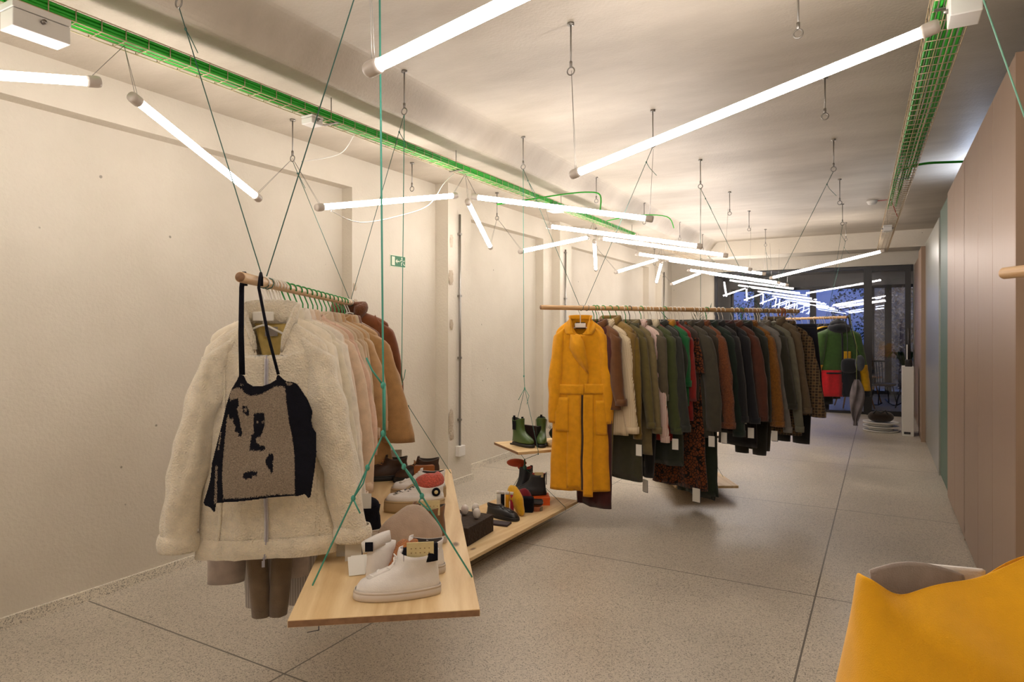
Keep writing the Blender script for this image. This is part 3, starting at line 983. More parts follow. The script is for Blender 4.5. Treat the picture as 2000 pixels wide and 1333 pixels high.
    def collar(s, m, kind='shirt', h=0.055, gap=0.35, th=0.004, flare=0.012):
        n = 22; rows = []
        rx, ry = s.neck * 1.0, 0.038
        A = [(-PI / 2 + gap) + (2 * PI - 2 * gap) * i / n for i in range(n + 1)]

        def base(a, dz, out):
            sa, ca = math.sin(a), math.cos(a)
            v = s.pt(a, -0.004)
            d = Vector((ca, sa * 0.7, 0))
            return Vector((v.x, v.y, v.z + dz)) + d * out
        if kind == 'stand':
            for q in (-0.01, 0.3, 0.7, 1.0):
                rows.append([base(a, h * q * (0.84 + 0.2 * math.sin(a)), -0.002 + flare * q) for a in A])
            return MB().grid(rows).build('collar', m, s.e, solid=th)
        if kind == 'round':
            for q in (-0.01, 0.012, 0.02):
                rows.append([base(a, q, -q * 0.5) for a in A])
            return MB().grid(rows).build('neckband', m, s.e, solid=th)
        if kind == 'shirt':
            for q, o_ in ((-0.005, 0.0), (h * 0.45, -0.004), (h * 0.62, 0.002), (h * 0.55, 0.012)):
                rows.append([base(a, q, o_) for a in A])
            pts = []
            for a in A:
                fr = max(0, -math.sin(a)) ** 2
                pts.append(base(a, -h * 0.15 - h * 0.75 * fr, 0.022 + 0.012 * fr))
            rows.append(pts)
            return MB().grid(rows).build('collar', m, s.e, solid=th)
        if kind == 'fur':
            rings = []
            for a in A:
                c = base(a, h * 0.4, 0.012)
                rad = h * (0.55 + 0.15 * noise.noise(Vector((a * 2, s.seed, 0))))
                d = Vector((math.cos(a), math.sin(a) * 0.7, 0)).normalized()
                rings.append([c + d * rad * math.cos(q) * 0.75 + Vector((0, 0, rad * math.sin(q) * 1.25)) for q in [2 * PI * k / 10 for k in range(10)]])
            return MB().rings(rings).build('fur_collar', m, s.e)
        if kind == 'hood':
            rings = []
            for i in range(11):
                t = i / 10
                rings.append([Vector((math.cos(q) * (0.10 * math.sin(PI * (0.12 + 0.86 * t))) * 1.25, -0.02 + 0.075 * math.sin(q) * math.sin(PI * (.1 + .8 * t)) + 0.03 * t, s.neckz - 0.035 + 0.15 * t)) for q in [2 * PI * k / 14 for k in range(14)]])
            return MB().rings(rings).build('hood', m, s.e)

    def patch(s, name, m, x0, x1, z0, z1, off=0.004, nx=8, nz=10, th=0.003, fx=None, parent=None):
        """strip of cloth on the front between two heights (distances below the neck)"""
        rows = []
        for i in range(nz + 1):
            z = -lerp(z0, z1, i / nz)
            a, b = (x0, x1) if fx is None else fx(i / nz)
            rows.append([s.front(lerp(a, b, j / nx), z, off) for j in range(nx + 1)])
        return MB().grid(rows).build(name, m, parent or s.e, solid=th)

    def buttons(s, m, x, zs, r=0.009, off=0.009):
        for z in zs:
            p = s.front(x, -z, off)
            MB().lathe([(0.001, -0.003), (r, -0.003), (r, 0.0), (r * .7, 0.002), (0.001, 0.002)], (0, 0, 0), 10, axis='Y').build('button', m, s.e, loc=p, rot=(0, 0, PI))
        return s

    def tagcard(s, x, z, y=0.0, m=None, w=0.048, h=0.085, ln=0.05, rz=0.3, dark=True):
        m = m or M_TAG
        p = Vector((x, y, s.neckz - z))
        mb = MB().box((0, 0, -ln - h / 2), (w, 0.0012, h), None, 0)
        o = mb.build('price_tag', [m], s.e, loc=p, rot=(0, 0, rz))
        MB().tube([(0, 0, 0.015), (0, 0, -ln - 0.008)], 0.0007, 4).build('string', M_TAGD, o)
        if dark:
            MB().box((0, 0.0022, -ln - h / 2 - 0.004), (w, 0.001, h), None).build('back_card', M_TAGD, o, loc=(0.004, 0, 0))
        return o

    def place(s, loc, rz, tilt=(0, 0)):
        s.e.location = loc
        s.e.rotation_euler = (tilt[0], tilt[1], rz)
        return s


RACKS = {1: (Vector((-1.84, 1.43, 1.675)), Vector((-0.555, 0.832, 0)).normalized(), 2.22),
         2: (Vector((-2.22, 4.36, 1.67)), Vector((0.604, 0.797, 0)).normalized(), 2.60),
         3: (Vector((-0.40, 10.0, 1.675)), Vector((-0.60, 0.80, 0)).normalized(), 2.20)}
RN = {1: 'cream rack', 2: 'mustard coat rack', 3: 'far puffer rack'}


def rackpos(k, t):
    return RACKS[k][0] + RACKS[k][1] * t


RAIL = {}
for k, (p, d, l) in RACKS.items():
    o = empty('hanging_rail', p, math.atan2(d.y, d.x))
    tag(o, {1: 'round wooden rail on cords carrying the cream and camel garments', 2: 'round wooden rail on cords carrying the mustard coat and dark garments',
            3: 'round wooden rail on cords at the back carrying the puffer jackets'}[k], 'clothes rail', 'wooden rails hung on cords')
    RAIL[k] = o
    m_ = wood_mat('rail_wood', srgb(214, 176, 128) if k != 1 else srgb(226, 196, 158), srgb(186, 142, 92) if k != 1 else srgb(206, 170, 130), 'X', 12.0, 0.45)
    MB().tube([(0.0, 0, 0), (0.004, 0, 0), (l - 0.004, 0, 0), (l, 0, 0)], [ROD_R - 0.002, ROD_R, ROD_R, ROD_R - 0.002], 20).build('rod', m_, o)
    MB().tube([(-0.0012, 0, 0), (0.001, 0, 0)], ROD_R - 0.0025, 20).build('end_face', M_ENDG, o)

ARCH = {}
_count = {1: 0, 2: 0, 3: 0}


def hang(k, t, g, rz, hm='w', hide=False, name=None, tilt=(0, 0), jitter=True):
    """put garment g and its hanger on rack k at distance t"""
    _count[k] += 1
    loc = rackpos(k, t)
    g.place(loc, rz, tilt)
    m = {'w': M_HWHITE, 'g': M_HGREEN, 'd': M_HDARK}[hm]
    cn = {'w': 'white', 'g': 'green', 'd': 'dark'}[hm]
    hanger(loc, rz, m, '%s hanger holding the %s' % (cn, name or g.e['label'].split(',')[0]), 'hangers on the ' + RN[k], wide=min(0.17, g.W - 0.05), drop=getattr(g, 'hz', g.neckz))
    return g


def top(k, t, kind, m, desc, hm='w', yaw=0.0, seed=None, colm=None, where=None, tagz=None, wide=False, **kw):
    """a simple hanging top; kind: jacket shirt sweater coat dress vest trousers skirt"""
    seed = seed if seed is not None else int(t * 97 + k * 13)
    rng = random.Random(seed)
    base = {1: 33.7, 2: -37.2, 3: 36.9}[k]
    rz = R(base + yaw + (rng.uniform(-3, 3) if k == 1 else rng.uniform(-9, 7)))
    nm = {'shirt': 'shirt', 'sweater': 'sweater', 'jacket': 'jacket', 'coat': 'coat', 'dress': 'dress', 'vest': 'vest', 'trousers': 'trousers', 'skirt': 'skirt'}[kind]
    label = desc + (', ' + where if where else '')
    grp = 'garments on the ' + RN[k]
    P_ = dict(jacket=dict(L=.66, W=.215, D=.040, hemW=.23, slv=.60, sr=.066, cuff=.045),
              coat=dict(L=.98, W=.225, D=.042, hemW=.27, slv=.62, sr=.07, cuff=.055),
              shirt=dict(L=.72, W=.215, D=.026, hemW=.23, slv=.60, sr=.055, cuff=.036, fold=.016),
              sweater=dict(L=.62, W=.215, D=.030, hemW=.215, slv=.60, sr=.056, cuff=.034),
              vest=dict(L=.62, W=.20, D=.03, hemW=.22),
              dress=dict(L=1.05, W=.19, D=.028, hemW=.27, slv=.45, sr=.05, cuff=.04, fold=.02),
              skirt=dict(L=.6, W=.16, D=.025, hemW=.24), trousers=dict(L=.9))[kind]
    P_.update(kw)
    if kind == 'trousers':
        g = Garment(nm, 'trousers', label, grp, W=.17, L=P_['L'], seed=seed)
        trousers(g, m, P_['L'], P_.get('sp', 0.09), P_.get('lr', 0.085), P_.get('fold', .012))
    elif kind == 'skirt':
        g = Garment(nm, 'skirt', label, grp, seed=seed, neck=P_['W'] * 0.95, slope=0.01, vneck=0, **P_)
        g.body(m)
        MB().rings([[g.pt(2 * PI * j / 24, -0.002) * 1 + Vector((0, 0, q)) for j in range(24)] for q in (-0.035, 0.0)], False, False).build('waistband', m, g.e, solid=0.004)
    else:
        g = Garment(nm, nm, label, grp, seed=seed, splay=rng.uniform(.02, .07) if 'splay' not in P_ else P_.pop('splay'), **P_)
        g.body(m)
        if kind != 'vest':
            bx = rng.uniform(-.018, .035)
            cm = colm if kind in ('sweater',) else None
            g.sleeves2(m, bendx=bx, cuffm=(m if kind in ('shirt', 'sweater', 'jacket') else None))
        ck = {'jacket': 'shirt', 'coat': 'shirt', 'shirt': 'shirt', 'sweater': 'round', 'dress': 'round', 'vest': 'round'}[kind]
        g.collar(colm or m, ck)
        if kind in ('jacket', 'coat', 'shirt'):
            g.patch('placket', m, -0.014, 0.014, 0.05, g.L - 0.004, 0.003, 3, 12)
    if tagz is not None:
        g.tagcard(g.W + 0.03, tagz, -0.02, rz=rng.uniform(-.3, .6))
    hang(k, t, g, rz, hm, name=desc)
    return g


def trousers(g, m, L, sp=0.09, lr=0.085, fold=0.012):
    zt = -0.20; g.hz = -0.185
    # waistband folded flat on the clip bar
    rings = []
    for z in (0.0, -0.035, -0.04, -0.12, -0.22):
        w = lerp(0.165, 0.19, -z / 0.22); d = 0.022 + 0.02 * (-z / .22)
        rings.append([Vector((w * math.copysign(abs(math.cos(a)) ** .8, math.cos(a)), d * math.sin(a), zt + z)) for a in [2 * PI * j / 24 for j in range(24)]])
    MB().rings(rings).build('seat', m, g.e)
    MB().rings([[Vector((0.168 * math.cos(a), 0.026 * math.sin(a), zt + z)) for a in [2 * PI * j / 24 for j in range(24)]] for z in (0.002, -0.036)], False, False).build('waistband', m, g.e, solid=0.004)
    for sd in (-1, 1):
        rings = []
        n = 16
        for i in range(15):
            t = i / 14
            z = lerp(-0.17, -L, t)
            cx = sd * lerp(0.095, sp, t)
            rx = lerp(lr + .012, lr * 0.78, t); ry = lerp(0.036, 0.03, t)
            rings.append([Vector((cx + rx * math.cos(a) * (1 + fold * 6 * noise.noise(Vector((math.cos(a) + g.seed, z * 6, sd)))), ry * math.sin(a) * (1 + fold * 20 * noise.noise(Vector((math.cos(a) * 2 + g.seed, z * 5, sd + 4)))), zt + z)) for a in [2 * PI * j / n for j in range(n)]])
        base = rings[-1]; c = sum(base, Vector()) / n
        rings.append([c + (p - c) * 0.88 for p in base]); rings.append([c + (p - c) * 0.82 + Vector((0, 0, .06)) for p in base])
        MB().rings(rings).build('trouser_leg', m, g.e)


# ---- the cream fleece jacket in front ------------------------------------
M_FLEECE = fabric('cream_fleece', srgb(236, 222, 196), var=0.10, vscale=30, bump=1.0, bscale=160, sheen=0.6)
M_FLYEL = fabric('fleece_lining', srgb(214, 186, 110), var=0.15)
M_NAVY = fabric('navy_knit', srgb(16, 16, 26), var=0.2, bump=0.5, bscale=260, sheen=0.0)

g = Garment('fleece_jacket', 'jacket', 'cream fleece zip jacket at the front of the cream rack, behind the black knitted bag', 'garments on the cream rack',
            W=0.205, L=0.84, D=0.062, hemW=0.245, hemD=0.08, neck=0.085, neckz=-0.145, slope=0.075, slv=0.80, splay=0.135, sr=0.074, cuff=0.058, fold=0.022, seed=4, n=72, rows=44, vneck=0.16, vpow=4, fwd=0.05)
g.body(M_FLEECE)
for sd in (-1, 1):
    o = g.sleeve(M_FLEECE, sd, n=30, rows=30, bendx=0.02 if sd < 0 else 0.008, inset=0.035)
    # fluffy cuff roll
    W = g.W - 0.035 - 0.008 + g.splay
    rr = []
    for q in range(9):
        a = q / 8
        rr.append([Vector((sd * (W + (g.cuff + 0.004 + 0.007 * math.sin(a * PI)) * math.cos(b)), -0.03 + (g.cuff * 0.72 + 0.004 + 0.007 * math.sin(a * PI)) * math.sin(b) + 0.0, g.neckz - 0.80 + 0.06 * a - 0.008)) for b in [2 * PI * j / 30 for j in range(30)]])
    MB().rings(rr, False, False).build('cuff', M_FLEECE, o, solid=0.005)
g.collar(M_FLEECE, 'stand', h=0.085, gap=0.42, th=0.014, flare=0.012)
# yellow lining seen through the open collar, white hanger neck, neck label
rows = []
for i in range(9):
    z = lerp(0.05, -0.16, i / 8)
    rows.append([Vector((lerp(-1, 1, j / 8) * (0.068 - 0.045 * (i / 8) ** 1.3), 0.028 + 0.01 * math.cos(j / 8 * PI - PI / 2), g.neckz + z)) for j in range(9)])
MB().grid(rows).build('lining', M_FLYEL, g.e, solid=0.002)
MB().box((0.0, 0.022, g.neckz - 0.035), (0.045, 0.002, 0.035)).build('neck_label', mat('grey_label', srgb(150, 140, 130), 0.8), g.e)
# zip
mb = MB()
rows = []
for i in range(40):
    z = -lerp(0.135, 0.845, i / 39)
    rows.append([g.front(x, z, 0.006) for x in (-0.007, -0.0025, 0.0025, 0.007)])
MB().grid(rows).build('zip_tape', mat('zip_tape', srgb(196, 190, 190), 0.7), g.e, solid=0.003)
rows = []
for i in range(60):
    z = -lerp(0.11, 0.85, i / 59)
    w = 0.0028 if i % 2 else 0.0018
    rows.append([g.front(x, z, 0.0095) for x in (-w, w)])
MB().grid(rows, smooth=False).build('zip_teeth', M_ZIP, g.e, solid=0.002)
MB().box(g.front(0, -0.86, 0.012) , (0.010, 0.004, 0.022)).build('zip_pull', M_ZIP, g.e)
# seams : shoulder yoke and princess lines, slightly raised welts
for x0, x1, nm in ((-0.155, -0.17, 'l'), (0.155, 0.17, 'r')):
    rows = []
    for i in range(30):
        z = -lerp(0.07, 0.80, i / 29)
        xx = lerp(x0, x1, i / 29) + 0.02 * math.sin(i / 29 * PI)
        rows.append([g.front(xx + q, z, 0.003 + (0.003 if abs(q) < .002 else 0)) for q in (-0.006, 0, 0.006)])
    MB().grid(rows).build('seam', M_FLEECE, g.e)
# soft hem roll
rows = []
for q in range(7):
    a = q / 6
    rows.append([g.pt(2 * PI * j / 60, -lerp(0.775, 0.845, a), 0.004 + 0.009 * math.sin(a * PI)) for j in range(60)])
mbh = MB().rings(rows, False, False)
mbh.build('hem_band', M_FLEECE, g.e)
g.tagcard(0.30, 0.76, -0.02, ln=0.03, rz=0.2, w=0.06, h=0.1)
g.tagcard(0.26, 0.78, 0.03, ln=0.05, rz=-0.1, w=0.05, h=0.1)
hang(1, 0.25, g, R(40), 'w', name='cream fleece jacket', tilt=(R(-2), 0))
g.e.location += Vector((.02, .016, 0))
# wider white hanger neck piece inside the fleece collar belongs to its hanger
hz = [o for o in COL.objects if o.get('label', '').startswith('white hanger holding the cream fleece')][0]
MB().box((0, 0.0, -0.125), (0.075, 0.012, 0.035)).build('neck_piece', M_HWHITE, hz, bevel=0.004)

# ---- knitted bag ---------------------------------------------------------
M_KBEI = fabric('taupe_knit', srgb(150, 134, 116), var=0.35, vscale=260, bump=0.8, bscale=300, sheen=0.1)


def pin(x, y, poly):
    c = False; n = len(poly); j = n - 1
    for i in range(n):
        xi, yi = poly[i]; xj, yj = poly[j]
        if (yi > y) != (yj > y) and x < (xj - xi) * (y - yi) / (yj - yi) + xi: c = not c
        j = i
    return c


OUT = [(300, 60), (250, 150), (205, 300), (170, 450), (120, 650), (75, 840), (58, 1000), (30, 1110), (0, 1215), (10, 1240), (60, 1262), (95, 1308), (108, 1222), (300, 1215), (600, 1190), (780, 1190), (850, 1195), (915, 1180), (945, 1222), (968, 1210), (985, 1090), (1005, 950), (1022, 780), (1018, 590), (985, 540), (972, 465), (985, 380), (940, 260), (890, 180), (845, 110), (800, 85), (745, 78), (712, 50), (680, 15), (660, 20), (655, 60), (600, 95), (520, 122), (440, 118), (390, 85), (362, 20), (345, 10), (320, 12)]
PAN = [(250, 150), (300, 128), (345, 140), (365, 180), (395, 200), (430, 208), (470, 205), (530, 190), (600, 150), (640, 122), (700, 118), (735, 140), (745, 260), (770, 470), (800, 640), (818, 800), (824, 1000), (822, 1175), (760, 1170), (600, 1168), (400, 1180), (175, 1185), (168, 1000), (172, 820), (186, 640), (200, 500), (208, 420), (228, 370), (240, 250), (238, 200)]
MOT = [[(205, 330), (225, 260), (262, 240), (310, 228), (318, 300), (300, 330), (318, 420), (330, 500), (345, 570), (330, 600), (300, 590), (318, 560), (275, 548), (285, 500), (262, 460), (270, 425), (235, 425), (228, 385), (205, 400)],
       [(352, 300), (385, 310), (408, 350), (400, 400), (380, 395), (365, 370), (345, 372), (355, 345), (345, 325)],
       [(450, 385), (490, 372), (545, 378), (550, 430), (545, 500), (525, 570), (505, 605), (480, 612), (465, 630), (475, 665), (510, 690), (552, 695), (555, 735), (500, 740), (450, 738), (410, 738), (412, 690), (420, 640), (425, 590), (450, 570), (445, 500)],
       [(590, 765), (625, 780), (632, 830), (620, 860), (628, 900), (622, 950), (608, 962), (598, 920), (575, 900), (560, 870), (555, 830), (575, 800)],
       [(360, 950), (385, 935), (430, 925), (490, 938), (480, 972), (440, 975), (435, 995), (400, 998), (370, 1000), (355, 980)]]
HOL = [[(358, 330), (378, 325), (392, 345), (385, 360), (365, 350)], [(468, 462), (490, 458), (492, 472), (470, 474)], [(520, 455), (545, 450), (545, 468), (522, 470)]]
EXT = [[(105, 870), (126, 870), (118, 1225), (92, 1225)], [(150, 540), (160, 545), (135, 720), (122, 720)], [(740, 85), (800, 92), (795, 108), (770, 120), (745, 105)], [(318, 90), (355, 100), (350, 112), (320, 104)]]
bag = empty('knitted_bag', rackpos(1, 0.125))
tag(bag, 'black and taupe knitted bag hanging by black straps in front of the cream fleece', 'bag')
bag.rotation_euler = (0, 0, R(42))
cs = 5.2
S_ = 0.955 / 4.7625 / 573.0        # crop pixels to metres
vid = {}
mbb = MB(); fs = []; fm = []
ny, nx = int(1310 / cs) + 1, int(1030 / cs) + 1


def bag_pt(i, j):
    px, py = j * cs, i * cs
    x = (px - 505) * S_; z = -(py) * S_
    y = 0.012 * math.sin(px / 1020 * PI) * -1 + 0.010 * noise.noise(Vector((px / 300, py / 400, 1))) + 0.005 * math.sin(px / 60.0) * math.exp(-py / 300)
    return Vector((x, y, z))


random.seed(11)
for i in range(ny):
    for j in range(nx):
        jx = (j + .5) * cs + random.uniform(-3, 3); iy = (i + .5) * cs + random.uniform(-9, 9)
        if not pin((j + .5) * cs, (i + .5) * cs, OUT): continue
        mi = 0
        if pin(jx, iy, PAN):
            mi = 1
            if any(pin(jx, iy, q) for q in MOT) and not any(pin(jx, iy, q) for q in HOL): mi = 0
        if any(pin(jx, iy, q) for q in EXT) and random.random() < .75: mi = 1
        idx = []
        for a, b2 in ((i, j), (i, j + 1), (i + 1, j + 1), (i + 1, j)):
            if (a, b2) not in vid:
                vid[(a, b2)] = len(mbb.v); mbb.v.append(tuple(bag_pt(a, b2)))
            idx.append(vid[(a, b2)])
        mbb.f.append(idx); mbb.mi.append(mi); mbb.sm.append(True)
ZB = -0.322
o = mbb.build('bag_body', [M_NAVY, M_KBEI], bag, loc=(0.04, -0.085, ZB), solid=0.008)
for (pa, pb) in (((325, 12), -0.03), ((352, 12), -0.024), ((668, 15), 0.028)):
    x = (pa[0] - 505) * S_ + 0.04
    pts = [(x, -0.087, ZB - 0.004), (lerp(x, pb, .5), -0.08, ZB / 2 - 0.03), (pb, -0.045, -0.03), (pb, -0.022, 0.004), (pb, 0.0, 0.024), (pb * 1.0, 0.02, 0.01), (pb, 0.02, -0.02)]
    MB().tube(pts, 0.0052, 7, flat=1.0).build('strap', M_NAVY, bag)

# ---- the other garments of the cream rack --------------------------------
W1 = 'on the cream rack'
c = lambda *a: fabric('cloth', srgb(*a))
lst = [
    ('sweater', 0.36, c(230, 218, 196), 'ivory fleece pullover directly behind the front fleece jacket', 'w', dict(W=.225, L=.80, hemW=.25, slv=.80, D=.045, splay=.08)),
    ('shirt', 0.46, c(222, 212, 190), 'ivory satin blouse with gathered cuffs', 'w', dict(W=.225, L=.78, slv=.84, sr=.07, splay=.09)),
    ('shirt', 0.55, c(230, 220, 204), 'off-white shirt between the satin blouse and the pinkish one', 'g', dict(W=.235, L=.78, slv=.82, splay=.09)),
    ('shirt', 0.64, c(226, 206, 186), 'pale blush shirt with a ruffled shoulder', 'g', dict(W=.225, L=.78, slv=.80, splay=.09)),
    ('jacket', 0.74, c(214, 188, 160), 'light tan jacket ahead of the pink garments', 'g', dict(W=.225, L=.76, slv=.78, splay=.09)),
    ('sweater', 0.84, c(212, 176, 152), 'dusty pink sweater behind the light tan jacket', 'g', dict(W=.23, L=.8, slv=.80, splay=.08)),
    ('dress', 0.94, c(218, 184, 160), 'blush pink dress, longer than its neighbours', 'g', dict(L=.92, W=.21, slv=.66, splay=.10)),
    ('shirt', 1.04, c(206, 186, 158), 'sand coloured shirt behind the blush dress', 'g', dict(splay=.06)),
    ('jacket', 1.14, c(186, 158, 126), 'taupe jacket with a wide lapel', 'g', dict(splay=.08)),
    ('shirt', 1.24, c(204, 180, 148), 'beige overshirt', 'g', dict(splay=.05)),
    ('jacket', 1.35, c(190, 152, 108), 'light camel jacket', 'g', dict(splay=.09)),
    ('sweater', 1.46, c(196, 172, 140), 'oatmeal knitted sweater', 'g', dict(splay=.06)),
    ('coat', 1.58, c(178, 138, 90), 'long camel wool coat flaring out at the right', 'g', dict(L=.88, W=.24, hemW=.34, slv=.70, splay=.16, sr=.10, cuff=.09, flare=1.3)),
    ('coat', 1.70, c(186, 148, 104), 'second camel coat just behind the flared one', 'g', dict(L=.82, W=.23, hemW=.30, slv=.66, splay=.13, sr=.09, cuff=.08)),
    ('shirt', 1.80, c(198, 178, 146), 'stone coloured shirt near the far end', 'g', dict()),
    ('jacket', 1.89, c(110, 66, 40), 'dark brown jacket near the far end', 'g', dict(splay=.10)),
    ('sweater', 1.97, c(224, 214, 196), 'white ribbed sweater near the far end', 'w', dict(W=.2)),
]
for i, (kd, t, m, ds, hm, kw) in enumerate(lst):
    g = top(1, t, kd, m, ds, hm, yaw=random.Random(i).uniform(-2, 5), where=W1, **kw)
g = top(1, 2.06, 'coat', fabric('brown_suede', srgb(120, 66, 30), bump=.2), 'brown shearling coat', 'w', where='last on the cream rack', neckz=-0.05, L=.75, colm=fabric('brown_fur', srgb(110, 62, 28), bump=1.0, bscale=150), W=.25)
g.collar(bpy.data.materials['brown_fur'], 'fur', h=0.06)
# trousers hanging below the fleece
g = top(1, 0.41, 'trousers', c(176, 160, 150), 'mauve grey trousers, their hem showing below the fleece at the left', 'w', L=.95, sp=.12, where=None, yaw=8)
g.e.location += Vector((-0.05, -0.04, 0.0))
g = top(1, 0.33, 'trousers', c(112, 92, 70), 'dark taupe trousers hanging lowest under the fleece', 'w', L=1.06, sp=.03, lr=.045, yaw=6)
g = top(1, 0.50, 'trousers', pattern_mat('grey_stripe', 'stripe', [srgb(186, 178, 172), srgb(150, 142, 138)], 1.2), 'light grey striped trousers below the fleece, beside the plank', 'w', L=1.09, sp=.075, lr=.085, yaw=6)
g.tagcard(0.12, 1.16, -0.02, ln=0.04)

# ------------------------------------------------------------------ mustard coat
W2 = 'on the mustard coat rack'
M_MUST = fabric('mustard_wool', srgb(226, 156, 16), var=0.08, bump=0.3, bscale=260, sheen=0.15)
g = Garment('mustard_coat', 'coat', 'long mustard yellow wool coat at the front of the second rack', 'garments on the mustard coat rack',
            W=0.19, L=1.31, D=0.055, hemW=0.235, hemD=0.075, neck=0.08, neckz=-0.085, slope=0.085, slv=0.80, splay=0.045, sr=0.060, cuff=0.05, fold=0.014, seed=8, n=64, rows=50, vneck=0.12, vpow=3, fwd=0.02)
g.body(M_MUST)
for sd in (-1, 1):
    g.sleeve(M_MUST, sd, n=24, rows=26, bendx=0.01 if sd < 0 else 0.028, inset=0.03)
cl = g.collar(M_MUST, 'stand', h=0.035, gap=0.62, th=0.008, flare=.006)
MB().box((0.0, 0.02, -0.135), (0.07, 0.003, 0.05)).build('neck_label', M_LIN, g.e)
# lapel folded open
def flap(name, m, pts, off0, off1, par=None):
    rows = []
    n = len(pts)
    cx = sum(p[0] for p in pts) / n; cz = sum(p[1] for p in pts) / n
    mb = MB()
    vs = [g.front(cx, -cz, (off0 + off1) / 2)] + [g.front(x, -z, off1 if i % 2 else off0 + .002) for i, (x, z) in enumerate(pts)]
    # refined border
    out = []
    for i in range(n):
        x0, z0 = pts[i]; x1, z1 = pts[(i + 1) % n]
        for k in range(4):
            t = k / 4
            out.append(g.front(lerp(x0, x1, t), -lerp(z0, z1, t), off0 + (off1 - off0) * (0.5 + 0.5 * math.sin((i + t) / n * 2 * PI))))
    vs = [g.front(cx, -cz, (off0 + off1) / 2)] + out
    N_ = len(out)
    mb.add(vs, [(0, 1 + i, 1 + (i + 1) % N_) for i in range(N_)], 0, True)
    return mb.build(name, m, par or g.e, solid=0.005)


flap('lapel', M_MUST, [(-0.07, 0.12), (-0.01, 0.11), (0.03, 0.17), (0.065, 0.42), (0.01, 0.36), (-0.045, 0.29), (-0.082, 0.22)], 0.008, 0.034)
flap('collar_leaf', M_MUST, [(-0.080, -0.03), (-0.060, 0.01), (-0.035, 0.085), (-0.060, 0.115), (-0.105, 0.105), (-0.120, 0.05)], 0.010, 0.030)
flap('collar_leaf', M_MUST, [(0.080, -0.03), (0.055, 0.01), (0.015, 0.095), (0.045, 0.125), (0.095, 0.11), (0.120, 0.05)], 0.012, 0.034)
# crossed front edge, waist seam band, skirt overlap and pockets
g.patch('front_placket', M_MUST, -0.01, 0.05, 0.18, 0.535, 0.007, 4, 20, 0.004, fx=lambda t: (-0.012 + 0.01 * t, 0.030 + 0.035 * math.sin(t * PI * .8)))
M_MUSTD = fabric('mustard_shadow_lining', srgb(120, 78, 16))
g.patch('waistband', M_MUST, -0.197, 0.028, 0.50, 0.575, 0.010, 16, 5, 0.006)
g.patch('waistband', M_MUST, 0.034, 0.197, 0.495, 0.57, 0.008, 14, 5, 0.006)
g.patch('front_slit', M_LIN, 0.010, 0.026, 0.58, 1.30, 0.001, 2, 26, 0.002)
g.patch('front_panel', M_MUST, 0.026, 0.10, 0.575, 1.345, 0.006, 6, 26, 0.005)
g.patch('front_panel', M_MUST, -0.10, 0.008, 0.575, 1.29, 0.006, 6, 26, 0.005)
g.patch('pocket', M_MUST, -0.19, -0.085, 0.60, 0.86, 0.011, 8, 10, 0.004)
g.patch('pocket', M_MUST, 0.12, 0.205, 0.62, 0.88, 0.009, 8, 10, 0.004)
for x in (-0.088, 0.095):
    rows = [[g.front(x + q, -lerp(0.58, 1.3, i / 20), 0.009) for q in (-0.0025, 0, 0.0025)] for i in range(21)]
g.hz = g.neckz - .035
hang(2, 0.34, g, R(20), 'w', name='mustard coat')
hm_ = [o for o in COL.objects if o.get('label', '') == 'white hanger holding the mustard coat'][0]
MB().box((0, -.012, -0.135), (0.085, 0.012, 0.035)).build('neck_piece', M_HWHITE, hm_, bevel=0.004)
g.tagcard(0.22, 0.66, -0.02, w=0.05, h=0.06, ln=0.02)


def us(u):
    """distance along the second rail for a hook seen at column u (2000 px frame)"""
    k = (u - 1000) / 1273.0
    p, d, l = RACKS[2]
    ca, sa = math.cos(R(29.5)), math.sin(R(29.5))
    lat0 = ca * p.x + sa * p.y; dep0 = -sa * p.x + ca * p.y
    return (k * dep0 - lat0) / (ca * d.x + sa * d.y - k * (-sa * d.x + ca * d.y))


